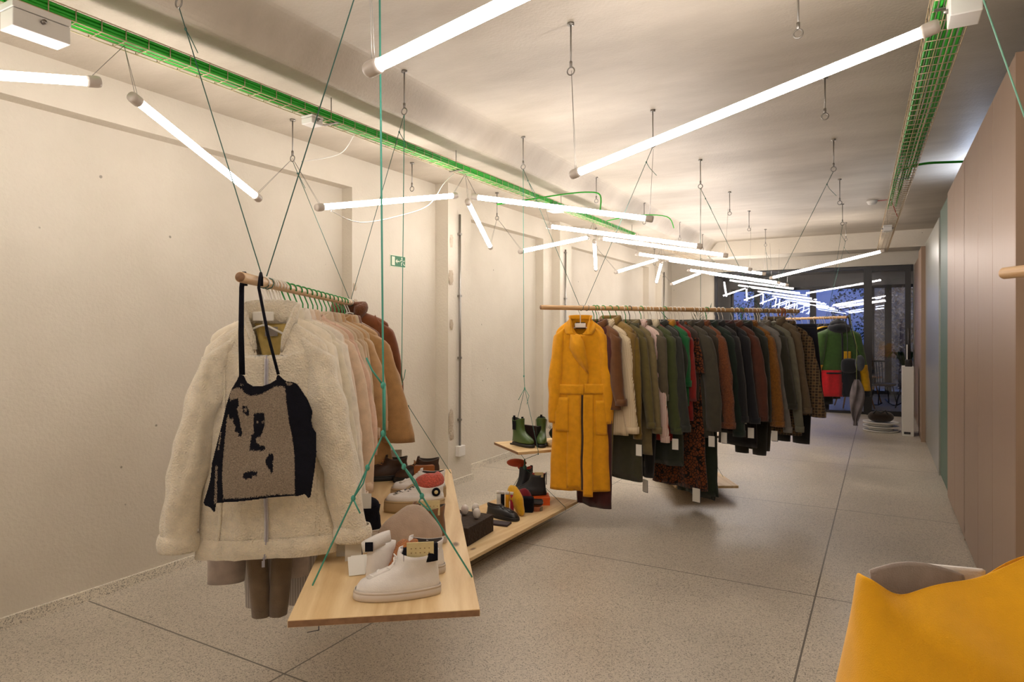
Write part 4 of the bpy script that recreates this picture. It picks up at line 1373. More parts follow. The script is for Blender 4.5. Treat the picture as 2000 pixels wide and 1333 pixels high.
CLOTH_SHADE = 0.54  # tones cloth down, painting in the shade of blocked overhead light
c = lambda *a, **k: fabric('cloth', tuple(v * CLOTH_SHADE for v in srgb(*a)), **k)
F_PLAID = pattern_mat('plaid_flannel', 'plaid', [srgb(96, 72, 48), srgb(54, 44, 34), srgb(64, 50, 38), srgb(120, 100, 70)], 1.3)
F_LEO = pattern_mat('leopard_print', 'leopard', [srgb(20, 12, 10), srgb(104, 54, 24)], 1.0)
F_CSTR = pattern_mat('cream_stripe', 'stripe', [srgb(226, 210, 178), srgb(150, 120, 84)], 2.4)
F_PSTR = pattern_mat('pink_stripe', 'stripe', [srgb(230, 216, 204), srgb(170, 90, 80)], 1.8)
F_CREAMF = fabric('cream_sherpa', srgb(222, 206, 172), bump=1.0, bscale=160)
Y = 20
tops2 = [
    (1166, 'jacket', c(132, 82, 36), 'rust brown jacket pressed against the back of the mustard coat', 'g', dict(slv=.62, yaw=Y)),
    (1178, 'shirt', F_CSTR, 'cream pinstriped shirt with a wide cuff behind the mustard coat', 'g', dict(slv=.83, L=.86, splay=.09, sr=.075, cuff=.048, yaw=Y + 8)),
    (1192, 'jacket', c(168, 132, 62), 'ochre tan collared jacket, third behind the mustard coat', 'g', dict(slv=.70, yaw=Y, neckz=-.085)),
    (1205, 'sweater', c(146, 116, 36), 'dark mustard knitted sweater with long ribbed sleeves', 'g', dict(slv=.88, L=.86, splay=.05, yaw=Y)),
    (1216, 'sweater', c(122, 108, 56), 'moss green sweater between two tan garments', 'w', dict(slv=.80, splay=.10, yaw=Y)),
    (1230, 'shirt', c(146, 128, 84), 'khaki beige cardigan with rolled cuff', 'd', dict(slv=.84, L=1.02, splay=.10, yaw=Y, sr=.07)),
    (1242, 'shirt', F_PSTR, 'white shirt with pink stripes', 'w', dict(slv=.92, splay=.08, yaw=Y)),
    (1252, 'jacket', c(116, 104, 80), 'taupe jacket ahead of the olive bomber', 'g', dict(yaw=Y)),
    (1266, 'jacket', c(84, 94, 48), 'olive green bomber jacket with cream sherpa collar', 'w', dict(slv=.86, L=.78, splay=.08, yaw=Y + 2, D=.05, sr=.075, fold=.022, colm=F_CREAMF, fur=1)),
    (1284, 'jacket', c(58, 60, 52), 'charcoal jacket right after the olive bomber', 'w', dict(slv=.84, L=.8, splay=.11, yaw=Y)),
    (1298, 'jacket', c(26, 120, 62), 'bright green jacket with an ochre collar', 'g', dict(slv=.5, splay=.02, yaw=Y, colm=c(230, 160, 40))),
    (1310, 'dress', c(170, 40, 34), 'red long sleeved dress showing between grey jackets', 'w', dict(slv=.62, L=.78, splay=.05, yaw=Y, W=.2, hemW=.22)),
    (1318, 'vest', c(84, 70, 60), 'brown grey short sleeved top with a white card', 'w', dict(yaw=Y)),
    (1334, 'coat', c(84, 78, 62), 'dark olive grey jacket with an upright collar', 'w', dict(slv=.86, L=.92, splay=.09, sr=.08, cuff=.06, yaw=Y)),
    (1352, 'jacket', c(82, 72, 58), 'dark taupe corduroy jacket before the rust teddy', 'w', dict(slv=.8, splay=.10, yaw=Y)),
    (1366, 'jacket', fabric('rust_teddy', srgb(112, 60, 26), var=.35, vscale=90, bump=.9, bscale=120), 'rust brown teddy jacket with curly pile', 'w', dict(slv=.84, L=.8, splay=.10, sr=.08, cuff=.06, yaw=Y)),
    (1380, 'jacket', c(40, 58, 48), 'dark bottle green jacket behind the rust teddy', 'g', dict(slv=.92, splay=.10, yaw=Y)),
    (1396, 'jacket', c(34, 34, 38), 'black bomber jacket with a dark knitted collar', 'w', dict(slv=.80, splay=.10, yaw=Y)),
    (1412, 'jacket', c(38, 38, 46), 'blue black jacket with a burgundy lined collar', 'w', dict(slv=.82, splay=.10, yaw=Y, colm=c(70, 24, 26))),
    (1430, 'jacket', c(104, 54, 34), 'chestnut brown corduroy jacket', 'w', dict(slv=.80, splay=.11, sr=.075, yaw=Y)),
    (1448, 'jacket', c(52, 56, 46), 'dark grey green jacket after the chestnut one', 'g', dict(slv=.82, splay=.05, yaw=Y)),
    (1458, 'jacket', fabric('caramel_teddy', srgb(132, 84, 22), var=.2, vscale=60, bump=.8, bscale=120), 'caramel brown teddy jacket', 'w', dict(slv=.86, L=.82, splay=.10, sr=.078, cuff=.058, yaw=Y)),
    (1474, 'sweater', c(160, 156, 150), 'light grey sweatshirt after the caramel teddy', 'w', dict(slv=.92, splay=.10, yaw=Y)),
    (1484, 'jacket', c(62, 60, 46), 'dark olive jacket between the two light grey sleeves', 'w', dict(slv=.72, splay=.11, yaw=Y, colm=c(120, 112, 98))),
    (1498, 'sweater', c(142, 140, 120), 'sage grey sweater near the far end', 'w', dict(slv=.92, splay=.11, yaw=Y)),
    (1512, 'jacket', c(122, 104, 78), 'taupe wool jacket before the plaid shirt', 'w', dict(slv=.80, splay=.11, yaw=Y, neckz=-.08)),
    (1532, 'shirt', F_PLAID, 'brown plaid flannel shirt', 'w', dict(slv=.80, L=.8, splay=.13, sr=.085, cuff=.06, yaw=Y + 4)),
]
for i, (u, kd, m, ds, hm, kw) in enumerate(tops2):
    fur = kw.pop('fur', 0)
    g = top(2, us(u), kd, m, ds, hm, seed=40 + i, **kw)
    if i in (3, 8, 13, 15, 18, 21):
        g.tagcard(g.W + .05, g.slv + 0.02, -0.03, ln=0.02, rz=0.3)
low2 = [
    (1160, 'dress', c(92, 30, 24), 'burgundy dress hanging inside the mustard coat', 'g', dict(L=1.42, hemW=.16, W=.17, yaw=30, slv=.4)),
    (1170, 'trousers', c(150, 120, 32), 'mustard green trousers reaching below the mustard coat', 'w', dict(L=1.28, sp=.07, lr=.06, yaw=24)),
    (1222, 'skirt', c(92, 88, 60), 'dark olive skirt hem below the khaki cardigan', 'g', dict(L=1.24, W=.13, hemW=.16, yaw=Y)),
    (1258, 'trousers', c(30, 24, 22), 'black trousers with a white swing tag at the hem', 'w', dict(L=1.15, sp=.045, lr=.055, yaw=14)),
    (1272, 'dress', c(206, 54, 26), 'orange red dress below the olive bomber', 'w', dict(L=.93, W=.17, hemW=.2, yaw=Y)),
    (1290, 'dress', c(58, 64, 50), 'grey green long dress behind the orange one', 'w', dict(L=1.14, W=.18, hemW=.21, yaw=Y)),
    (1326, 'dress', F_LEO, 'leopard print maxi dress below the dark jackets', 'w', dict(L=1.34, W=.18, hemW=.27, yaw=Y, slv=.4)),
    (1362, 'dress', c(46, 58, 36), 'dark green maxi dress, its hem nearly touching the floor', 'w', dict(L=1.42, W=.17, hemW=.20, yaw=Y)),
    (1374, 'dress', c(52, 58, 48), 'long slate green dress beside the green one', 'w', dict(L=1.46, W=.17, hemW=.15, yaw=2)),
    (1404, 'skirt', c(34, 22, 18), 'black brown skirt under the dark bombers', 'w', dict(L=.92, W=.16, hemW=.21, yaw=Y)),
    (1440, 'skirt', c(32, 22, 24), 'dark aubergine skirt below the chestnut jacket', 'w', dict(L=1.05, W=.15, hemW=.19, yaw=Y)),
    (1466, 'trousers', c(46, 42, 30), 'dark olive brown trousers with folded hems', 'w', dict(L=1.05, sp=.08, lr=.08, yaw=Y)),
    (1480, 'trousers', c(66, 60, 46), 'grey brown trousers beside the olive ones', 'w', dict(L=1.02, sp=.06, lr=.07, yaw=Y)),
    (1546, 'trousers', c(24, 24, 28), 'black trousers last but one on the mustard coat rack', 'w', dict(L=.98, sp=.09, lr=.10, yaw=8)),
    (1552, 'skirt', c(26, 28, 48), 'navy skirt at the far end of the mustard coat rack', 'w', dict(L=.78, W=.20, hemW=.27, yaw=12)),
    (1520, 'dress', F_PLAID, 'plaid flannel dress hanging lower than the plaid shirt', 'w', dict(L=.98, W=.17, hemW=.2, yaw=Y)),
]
for i, (u, kd, m, ds, hm, kw) in enumerate(low2):
    g = top(2, us(u), kd, m, ds, hm, seed=90 + i, **kw)
    if 'swing tag' in ds: g.tagcard(0.03, 1.23, -0.03, ln=0.02, rz=-0.2, w=.055, h=.10)
    if 'leopard' in ds: g.tagcard(0.20, 1.30, -0.05, ln=0.02, rz=0, w=.07, h=.11)
    if 'aubergine' in ds: g.tagcard(0.14, .72, -0.12, ln=0.02, rz=0.1, w=.06, h=.1, m=M_TAG)
# leather straps looped on the far end of the second rail
M_TANL = fabric('tan_leather', srgb(150, 84, 50), bump=.1)
o = empty('leather_strap', rackpos(2, 2.38), math.atan2(.797, .604)); tag(o, 'tan leather strap looped over the far end of the second rail', 'strap')
for dx in (0, 0.035):
    r_ = 0.023
    MB().tube([(dx - .02, -0.02, -0.34), (dx, -r_, -0.02), (dx, -r_ * .7, r_ * .7), (dx, 0, r_), (dx, r_ * .7, r_ * .7), (dx, r_, -0.02), (dx + .03, 0.02, -0.34)], 0.008, 6, flat=.3).build('band', M_TANL, o)

# ------------------------------------------------------------------ far rack : puffer and dark clothes
M_PG = fabric('puffer_green', srgb(60, 92, 40), bump=.1, bscale=40)
M_PY = fabric('puffer_yellow', srgb(226, 172, 20), bump=.1)
M_PR = fabric('puffer_red', srgb(200, 30, 40), bump=.1)
M_PN = fabric('puffer_navy', srgb(22, 26, 36))
g = Garment('puffer_jacket', 'jacket', 'green, yellow and red puffer jacket with a dark hood at the front of the far rack', 'garments on the far puffer rack',
            W=0.265, L=0.96, D=0.09, hemW=0.31, hemD=0.11, neck=0.09, neckz=-0.13, slope=0.08, slv=0.95, splay=0.17, sr=0.10, cuff=0.065, fold=0.02, seed=12, n=44, rows=30, fwd=0.03)
g.body(M_PG)
# lower red and navy panels
rows = [[g.pt(-PI * (0.50 + 0.48 * j / 10), -lerp(.60, .965, i / 8), 0.012 + .006 * math.sin(i / 8 * PI)) for j in range(11)] for i in range(9)]
MB().grid(rows).build('red_panel', M_PR, g.e, solid=.01)
rows = [[g.pt(-PI * (0.02 + 0.48 * j / 10), -lerp(.60, .965, i / 8), 0.012 + .006 * math.sin(i / 8 * PI)) for j in range(11)] for i in range(9)]
MB().grid(rows).build('navy_panel', M_PN, g.e, solid=.01)
g.patch('yellow_panel', M_PY, 0.03, 0.13, 0.34, 0.45, 0.008, 5, 5, .01)
g.patch('pocket_zip', M_PN, -0.22, -0.02, 0.63, 0.65, 0.03, 5, 2, .006)
g.patch('front_zip', M_PN, -0.012, 0.012, 0.06, 0.95, 0.02, 2, 16, .006)
for sd in (-1, 1):
    # quilted sleeve in three colours : green top, yellow below, dark cuff
    W = g.W - .03
    def ringat(t, off=0):
        cx = W - .008 + g.splay * t; cz = lerp(-.105, -g.slv, t)
        q = 1 + .06 * abs(math.sin(t * PI * 7))
        rx = lerp(.08, .062, t) * q + off; ry = lerp(.085, .055, t) * q + off
        return [Vector((sd * (cx + rx * math.cos(a)), -0.03 * math.sin(t * PI) + ry * math.sin(a), g.neckz + cz)) for a in [2 * PI * j / 20 for j in range(20)]]
    tp = [[Vector((sd * (lerp(W - .09, W - .012, u) + rx * math.cos(a)), rx * .9 * math.sin(a), g.neckz + lerp(-.035, -.095, u))) for a in [2 * PI * j / 20 for j in range(20)]] for u, rx in ((0, .012), (.4, .05), (.8, .075))]
    o = MB().rings(tp + [ringat(t / 30) for t in range(0, 17)]).build('sleeve', M_PG, g.e)
    MB().rings([ringat(t / 30, .003) for t in range(15, 29)]).build('sleeve_panel', M_PY, o)
    MB().rings([ringat(t / 30, -.006) for t in range(28, 32)]).build('cuff', M_PN, o)
g.collar(M_PN, 'hood')
MB().blob((0, -0.03, g.neckz - .02), (.15, .10, .075), 20, 9, fn=lambda q: q * (1 + .12 * noise.noise(q * 20))).build('hood_base', M_PN, g.e)
hang(3, 0.20, g, R(31), 'w', name='green and yellow puffer jacket')
g.e['label'] = 'green, yellow and red puffer jacket with a dark hood, front of the far rack'
# pouch and second bag hanging in front of the puffer
pc = empty('shoulder_bag', rackpos(3, 0.10), R(31)); tag(pc, 'small black shoulder bag hanging by a strap over the puffer jacket', 'bag')
MB().blob((0.0, -0.17, -0.66), (.11, .045, .10), 18, 10, fn=lambda q: Vector((math.copysign(abs(q.x / .11) ** .6 * .11, q.x), q.y, math.copysign(abs(q.z / .1) ** .6 * .1, q.z)))).build('bag_body', M_PN, pc)
MB().tube([(-0.02, -0.17, -0.58), (0.0, -0.13, -0.3), (0.02, -0.045, -0.02), (0.02, -0.02, 0.018), (0.02, 0.0, 0.024), (0.02, .022, 0.0), (0.02, 0.03, -.1)], .009, 6, flat=.4).build('strap', M_PN, pc)
pd = empty('wash_bag', rackpos(3, 0.06), R(31)); tag(pd, 'grey rounded pouch hanging beside the black shoulder bag', 'bag')
MB().blob((0.11, -0.19, -0.62), (.065, .04, .11), 16, 10).build('bag_body', c(92, 98, 110), pd)
MB().tube([(0.10, -0.19, -0.52), (0.06, -0.08, -0.2), (0.04, -0.03, 0.0), (0.04, -0.01, 0.022), (0.04, .02, 0.012), (.04, .026, -.05)], .006, 6).build('strap', M_PN, pd)
sc = empty('scarf', rackpos(3, 0.04), R(31)); tag(sc, 'grey and ochre patterned scarf dangling below the puffer jacket', 'scarf')
rows = []
for i in range(24):
    t = i / 23
    w = 0.02 + 0.085 * math.sin(min(1, t * 1.1) * PI) ** .8 * (1 if t < .9 else .6)
    rows.append([Vector((0.05 + (j / 8 - .5) * 2 * w + .02 * math.sin(t * 5), -0.19 + 0.025 * math.sin(j * 1.4 + t * 6), -0.84 - .62 * t)) for j in range(9)])
MB().grid(rows).build('cloth', mat('scarf_cloth', srgb(120, 112, 116), .85, var=.5, vscale=5), sc, solid=.005)
MB().tube([(0.05, -.19, -.84), (.06, -.18, -.4), (.06, -.05, -.1), (.05, -.02, .01), (.05, 0, .022), (.05, .02, .01)], .006, 6).build('tie', c(150, 160, 90), sc)
W3 = 'on the far rack'
l3 = [
    (0.36, 'jacket', c(28, 28, 38), 'navy jacket with a yellow shoulder stripe behind the puffer', dict(splay=.09, W=.24, D=.06)),
    (0.50, 'coat', c(24, 26, 34), 'long navy coat, second behind the puffer', dict(L=1.05, hemW=.22, W=.22)),
    (0.62, 'jacket', c(34, 28, 40), 'aubergine jacket, third behind the puffer', dict(W=.23)),
    (0.76, 'jacket', c(26, 30, 40), 'dark blue padded jacket, fourth behind the puffer', dict(W=.24, D=.06)),
    (0.92, 'coat', c(20, 20, 26), 'black long coat in the middle of the far rack', dict(L=1.1, hemW=.24)),
    (1.08, 'jacket', c(36, 32, 44), 'dark violet jacket past the middle of the far rack', dict()),
    (1.24, 'sweater', c(70, 70, 76), 'grey sweater past the middle of the far rack', dict()),
    (1.42, 'jacket', c(26, 34, 36), 'dark teal jacket towards the end of the far rack', dict()),
    (1.62, 'jacket', c(40, 36, 34), 'black brown jacket towards the end of the far rack', dict()),
    (1.85, 'sweater', c(190, 186, 176), 'pale sweater last on the far rack', dict()),
]
for i, (t, kd, m, ds, kw) in enumerate(l3):
    g = top(3, t, kd, m, ds, 'w', seed=200 + i, yaw=0, **kw)
    if i == 0:
        for sd in (-1,):
            rows = [[g.pt(PI + (j / 6 - .5) * 1.6, -lerp(.03, .16, k / 6), .012) for j in range(7)] for k in range(7)]
            rows = [[Vector((-(lerp(.06, .27, k / 8)), lerp(-.05, .05, j / 5), g.neckz - .012 - .075 * (k / 8) ** 2 - (.12 * max(0, k / 8 - .75) * 2))) for j in range(6)] for k in range(9)]
            MB().grid(rows).build('yoke', M_PY, g.e, solid=.014)
g = top(3, 0.30, 'trousers', c(16, 16, 24), 'black trousers under the puffer jacket', 'w', L=1.02, sp=.10, lr=.09, seed=230)
g.e.location += Vector((-.14, -.11, 0))
g = top(3, 0.56, 'skirt', c(14, 14, 22), 'black skirt left of the black trousers', 'w', L=1.22, W=.16, hemW=.24, seed=231)
g.e.location += Vector((-.10, -.07, 0))

# ------------------------------------------------------------------ hanging cords
def cord(pts, label, m=None, r=0.0024, knots=(), tails=(), par=None):
    m = m or M_CORD
    o0 = Vector(pts[0])
    e = MB().tube([Vector(p) - o0 for p in pts], r, 6).build('cord', m)
    pm = par.matrix_basis.inverted()
    e.matrix_basis = pm @ Matrix.Translation(o0)
    e.parent = par
    for k in knots:
        MB().blob(Vector(k) - o0, (r * 2.6, r * 2.6, r * 3.6), 8, 6).build('knot', m, e)
    for t in tails:
        MB().tube([Vector(p) - o0 for p in t], r * .9, 6).build('loose_end', m, e)
    return e


def wrap(p, d, r=0.0215):
    """loop round the rail"""
    n = Vector((-d.y, d.x, 0))
    return [p + n * math.sin(a) * r + Vector((0, 0, math.cos(a) * r)) + d * (0.004 * k) for k, a in enumerate([2 * PI * q / 8 for q in range(9)])]


def railcords(k, t, h1, h2, lb):
    p = rackpos(k, t); d = RACKS[k][1]
    for i, (h, side) in enumerate(((h1, 'left'), (h2, 'right'))):
        H_ = HOOK[h] if isinstance(h, str) else Vector(h)
        pp = p + d * (0.05 * i)
        kn = H_ + (pp - H_) * 0.09
        m = M_CORD2 if k == 1 else M_CORD2
        cord([H_] + [pp + Vector((0, 0, .0215))] + wrap(pp, d)[1:], '%s-hand cord of the V holding the %s' % (side, lb), m, 0.0021, [kn],
             [[kn, kn + Vector((0.02, 0.01, -0.04)), kn + Vector((0.07 if i else .05, 0.02, -0.10))]], par=RAIL[k])


railcords(1, 0.235, 'a0', 'b0', 'near end of the cream rail')
railcords(1, 2.06, 'w1', 'a1', 'far end of the cream rail')
railcords(2, 0.33, 'a2', 'b2', 'near end of the second rail')
railcords(2, 2.14, 'b3', 'c3', 'far end of the second rail')
railcords(3, 0.42, 'c5', 'c6', 'near end of the far rail')
railcords(3, 1.95, 'b6', 'a6', 'far end of the far rail')

# ------------------------------------------------------------------ suspended planks
PLANK = {}


def plank(name, p, d, L_, W_, z, label, th=0.022):
    """p = near-left corner, d = direction along the plank, across is to its right"""
    d = Vector((d[0], d[1], 0)).normalized()
    e = empty(name, (p[0], p[1], z), math.atan2(d.y, d.x) - PI / 2)
    tag(e, label, 'plank', 'pine planks hung on cords')
    MB().boxr(0, W_, 0, L_, -th, 0).build('board', M_PINE, e, bevel=0.002)
    MB().boxr(0.002, W_ - .002, -0.0015, 0.0, -th + .002, -.002).build('cut_edge', M_ENDG, e)
    ac = Vector((d.y, -d.x, 0))
    f = lambda a, b, h=0.0: Vector((p[0], p[1], z)) + ac * a + d * b + Vector((0, 0, h))
    PLANK[f] = e
    return f


D1 = (-0.607, 0.795)
A1 = math.atan2(0.607, 0.795)          # yaw of the across axis
pl1 = plank('pine_plank', (-1.51, 1.335), D1, 2.02, 0.565, 0.65, 'wide pine plank with white sneakers hung beside the cream rack')
pl2 = plank('pine_plank', (-2.77, 2.85), (0.02, 1), 2.02, 0.60, 0.12, 'low pine plank with candles and a black shoe, just above the floor')
pl3 = plank('pine_plank', (-2.85, 4.73), (0.6, 0.8), 2.10, 0.50, 0.55, 'pine plank with green boots behind the mustard coat')
e4 = empty('pine_plank', (-1.58, 5.73, 0.12), R(30)); tag(e4, 'small low pine plank showing under the dark dresses', 'plank', 'pine planks hung on cords')
MB().boxr(0, 0.56, 0, 1.9, -.022, 0).build('board', wood_mat('pine_far', srgb(232, 206, 160), srgb(206, 170, 118), 'Y', 5.0), e4, bevel=0.002)

# cords of plank 1
ap = Vector((-1.40, 1.63, 1.165)); k1 = Vector((-1.405, 1.635, 1.32))
cord([HOOK['b0'], k1, ap], 'thick teal cord dropping from the ceiling to the near end of the sneaker plank', M_CORD, 0.0034, [k1, ap], [[k1, k1 + Vector((-.03, -.02, .05)), k1 + Vector((-.045, -.03, .09))]], par=PLANK[pl1])
cord([k1 + Vector((.006, 0, 0)), ap + Vector((.006, .0, 0))], 'short doubled teal cord between the two knots over the sneaker plank', M_CORD, 0.0034, par=PLANK[pl1])
for a, nm, sgn in ((0.03, 'left', -1), (0.56, 'right', 1)):
    q = pl1(a, 0.26, 0.0)
    kn = ap + (q - ap) * 0.22
    k2 = ap + (q - ap) * 0.42
    cord([ap, kn, k2, q + Vector((0, 0, 0.002)), q + Vector((0, 0, -0.03))], '%s teal cord spreading down to the near end of the sneaker plank' % nm, M_CORD, 0.003, [kn, k2],
         [[kn, kn + (k2 - kn) * .5 + Vector((.012, 0, 0)), k2], [k2, k2 + Vector((.012 * -sgn, 0, -.02)), k2 + Vector((.03, 0, -.045))]], par=PLANK[pl1])
ap = Vector((-2.545, 3.13, 1.10)); k1 = Vector((-2.545, 3.13, 1.17))
cord([HOOK['a1'], k1, ap], 'thin teal cord dropping from the ceiling to the far end of the sneaker plank', M_CORD, 0.0026, [k1, ap], [[k1, k1 + Vector((.02, 0, .04)), k1 + Vector((.03, 0, .09))]], par=PLANK[pl1])
for a, nm in ((0.03, 'left'), (0.56, 'right')):
    q = pl1(a, 1.9, 0.0)
    kn = ap + (q - ap) * 0.14
    cord([ap, kn, q, q + Vector((0, 0, -.03))], '%s cord spreading down to the far end of the sneaker plank' % nm, M_CORD2, 0.002, [kn], [[kn, kn + Vector((-.008, 0, -.05)), kn + Vector((-.012, 0, -.09))]], par=PLANK[pl1])
# cords of plank 3 and the plank below it
ap = Vector((-2.55, 4.72, 1.02)); k1 = Vector((-2.555, 4.715, 1.12))
cord([HOOK['a2'], k1, ap], 'teal cord dropping from the ceiling to the near end of the green boot plank', M_CORD, 0.0026, [k1, ap], [[ap, ap + Vector((-.03, 0, -.05)), ap + Vector((-.06, 0, -.10))], [ap, ap + Vector((.04, 0, -.06)), ap + Vector((.02, 0, -.13))]], par=PLANK[pl3])
for a, nm in ((-0.003, 'left'), (0.503, 'right')):
    q = pl3(a, 0.17, 0.0)
    u_ = q + Vector((0, 0, -.026))
    cord([ap, q, u_, Vector((-2.54, 4.70, 0.44))], '%s cord around the green boot plank meeting again below it' % nm, M_CORD2, 0.002, [u_], par=PLANK[pl3])
kk = Vector((-2.54, 4.70, 0.37))
cord([Vector((-2.54, 4.70, 0.44)), kk], 'short doubled cord under the green boot plank', M_CORD2, 0.007, [kk], par=PLANK[pl3])
for q, nm in ((pl2(0.03, 1.85), 'left'), (pl2(0.60, 1.78), 'right')):
    cord([kk, q, q + Vector((0, 0, -.026))], '%s cord from the knot down to the low plank' % nm, M_CORD2, 0.002, par=PLANK[pl2])
cord([kk, kk + Vector((0.01, 0, -.08)), kk + Vector((.03, 0, -.17))], 'loose cord tail under the knot above the low plank', M_CORD2, 0.0016, par=PLANK[pl2])
ap = Vector((-1.46, 6.15, 1.0))
cord([HOOK['b3'], ap], 'green cord dropping behind the dark garments', M_CORD2, 0.002, [ap], par=PLANK[pl3])
for a in (0, .5):
    cord([ap, pl3(a, 1.85), pl3(a, 1.85, -.026)], 'cord from the knot to the far end of the green boot plank, ' + ('wall side' if a == 0 else 'room side'), M_CORD2, 0.002, par=PLANK[pl3])
for a, nm in ((0.02, 'wall side'), (.54, 'room side')):
    q = e4.matrix_basis @ Vector((a, .35, 0))
    cord([Vector((-1.46, 6.12, .5)), q], 'cord holding the small low plank, ' + nm, M_CORD2, 0.0016, par=e4)
cord([HOOK['w0'], HOOK['w0'] + Vector((-.12, -.25, -.12)), HOOK['w0'] + Vector((-.3, -.9, -.45))], 'pale green cord hanging from the hook at the left edge', mat('pale_cord', srgb(120, 190, 170), .6), 0.003, [HOOK['w0'] + Vector((-.1, -.2, -.1))], [[HOOK['w0'] + Vector((-.1, -.2, -.1)), HOOK['w0'] + Vector((-.12, -.32, -.2))]], par=[o for o in COL.objects if o.get('label') == 'eye hook above the tube at the left edge'][0])

# ------------------------------------------------------------------ shoes
M_WHITE = fabric('white_canvas', srgb(226, 220, 214), var=.05, bump=.2, sheen=0)
M_SOLEW = mat('white_rubber', srgb(206, 194, 182), .5, var=.05)
M_SOLEB = mat('black_rubber', srgb(26, 24, 24), .5)
M_LACEW = fabric('white_lace', srgb(232, 228, 222))
M_LACEB = fabric('black_lace', srgb(20, 20, 22))
M_BLEA = mat('black_leather', srgb(34, 34, 36), .35, var=.1)
M_BRS = fabric('brown_suede2', srgb(120, 82, 50), bump=.2)
M_CARD = mat('kraft_card', srgb(214, 196, 146), .8, var=.05, vscale=60)
M_INS = fabric('shoe_inside', srgb(60, 52, 46))


def shoe(loc, rz, L_, H_, m, sole, lace, label, W_=0.098, hs=0.025, low=False, cat='shoe', toe_h=0.055, inside=None, tabs=None, name='sneaker', group=None, eyel=6, open_w=0.6, heel_tab=None):
    e = empty(name, loc, rz); tag(e, label, cat, group)

    def outline(xb, xf, wm, z, n=36, tip=0.0):
        r = []
        for k in range(n):
            a = 2 * PI * k / n
            ca, sa = math.cos(a), math.sin(a)
            u = 0.5 + 0.5 * math.copysign(abs(ca) ** .85, ca)
            x = lerp(xb, xf, u)
            w = W_ / 2 * wm * (0.74 + 0.34 * math.sin(min(1, max(0, u * 1.15 - .1)) * PI * 0.62) - 0.05 * math.sin(u * PI))
            y = w * math.copysign(abs(sa) ** .75, sa) + 0.006 * math.sin(u * PI * .9)
            r.append(Vector((x, y, z)))
        return r
    MB().rings([outline(-.004, L_ + .002, 1.0, 0), outline(-.006, L_ + .005, 1.06, hs * .25), outline(-.006, L_ + .004, 1.06, hs * .85), outline(-.003, L_, 1.0, hs)]).build('sole', sole, e)
    LS = L_
    zs = [(hs * .9, 0.0, L_ - .003, 1.0), (hs + .012, .0, L_ - .008, 1.0), (hs + .026, .002, L_ * .93, .95), (toe_h, .003, L_ * .85, .86), (toe_h + .014, .004, L_ * .73, .76)]
    top = H_
    if low:
        zs += [(lerp(toe_h, top, .45), .004, L_ * .60, .70), (lerp(toe_h, top, .8), .002, L_ * .52, .66), (top, 0.0, L_ * .46, .62)]
    else:
        zs += [(lerp(toe_h, top, .35), .006, L_ * .60, .74), (lerp(toe_h, top, .55), .008, L_ * .525, .74), (lerp(toe_h, top, .8), .006, L_ * .49, .76), (top, .003, L_ * .48, .80)]
    rings = [outline(xb, xf, w, z) for z, xb, xf, w in zs]
    for p in rings[-1]:      # dip at the ankle, rise at heel and tongue
        u = (p.x / (L_ * .48)); p.z += 0.012 * (2 * abs(u - .5)) ** 2 - 0.004
    n = len(rings[0])
    MB().rings(rings, True, False).build('upper', m, e, solid=0.0025)
    c_ = sum(rings[-1], Vector()) / n
    inn = [[c_ + (p - c_) * f_ + Vector((0, 0, dz)) for p in rings[-1]] for dz, f_ in ((-.001, .95), (-.012, .86), (-.022, .8))]
    MB().rings(inn, False, True).build('lining', inside or M_INS, e)
    # tongue and laces
    pts = []
    zt = [(toe_h + .010, L_ * .76), (toe_h + .02, L_ * .70), (lerp(toe_h, top, .45), L_ * .60), (lerp(toe_h, top, .75), L_ * .52), (top + .012, L_ * .485)]
    zt = [(z, x) for z, _, x, w in zs[3:]] + [(top + .014, zs[-1][2] - .004)]
    rows = [[Vector((x + .0035 - .012 * y * y, y * (.022 - .001 * i), z + .002)) for y in (-1, -.5, 0, .5, 1)] for i, (z, x) in enumerate(zt)]
    MB().grid(rows).build('tongue', m, e, solid=.003)
    if lace is not None:
        def xs(z):
            for (z0, _, x0, w0), (z1, _, x1, w1) in zip(zs[:-1], zs[1:]):
                if z0 <= z <= z1: return lerp(x0, x1, (z - z0) / (z1 - z0))
            return zs[-1][2]
        for k in range(eyel):
            z = lerp(toe_h + .004, top * (.96 if low else .9), (k / (eyel - 1)) ** 1.1)
            w = .021; x = xs(z)
            zz = .003 * (1 if k % 2 else -1)
            MB().tube([(x - .017, -w, z - .001), (x - .002, -w * .45, z + .003 + zz), (x + .002, 0, z + .005), (x - .002, w * .45, z + .003 - zz), (x - .017, w, z + .003)], .003, 6, flat=.8).build('lace', lace, e)
        if not low:
            for s in (-1, 1):
                x = xs(top * .86)
                MB().tube([(x, 0, top * .88), (x + .012, s * .018, top * .93), (x + .010, s * .034, top * .84), (x + .012, s * .018, top * .78), (x + .003, 0, top * .86)], .002, 6).build('lace_bow', lace, e)
    MB().rings([outline(-.005, L_ + .002, 1.03, hs * .9), outline(-.004, L_ - .001, 1.01, hs + .006)], False, False).build('foxing', sole, e, solid=.002)
    if heel_tab is not None:
        MB().boxr(-.005, .001, -.012, .012, top * .5, top + .012).build('heel_tab', heel_tab, e)
    return e


def card(e, loc, rot, m, w=.075, h=.05, name='label_card', holes=True):
    o = MB().box((0, 0, 0), (w, .003, h)).build(name, m, e, loc=loc, rot=rot)
    if holes:
        for j in range(2):
            for i in range(5):
                MB().box((-.028 + .014 * i, -.002, .008 - .014 * j), (.004, .001, .002)).build('print_mark', M_BRS, o)
    return o


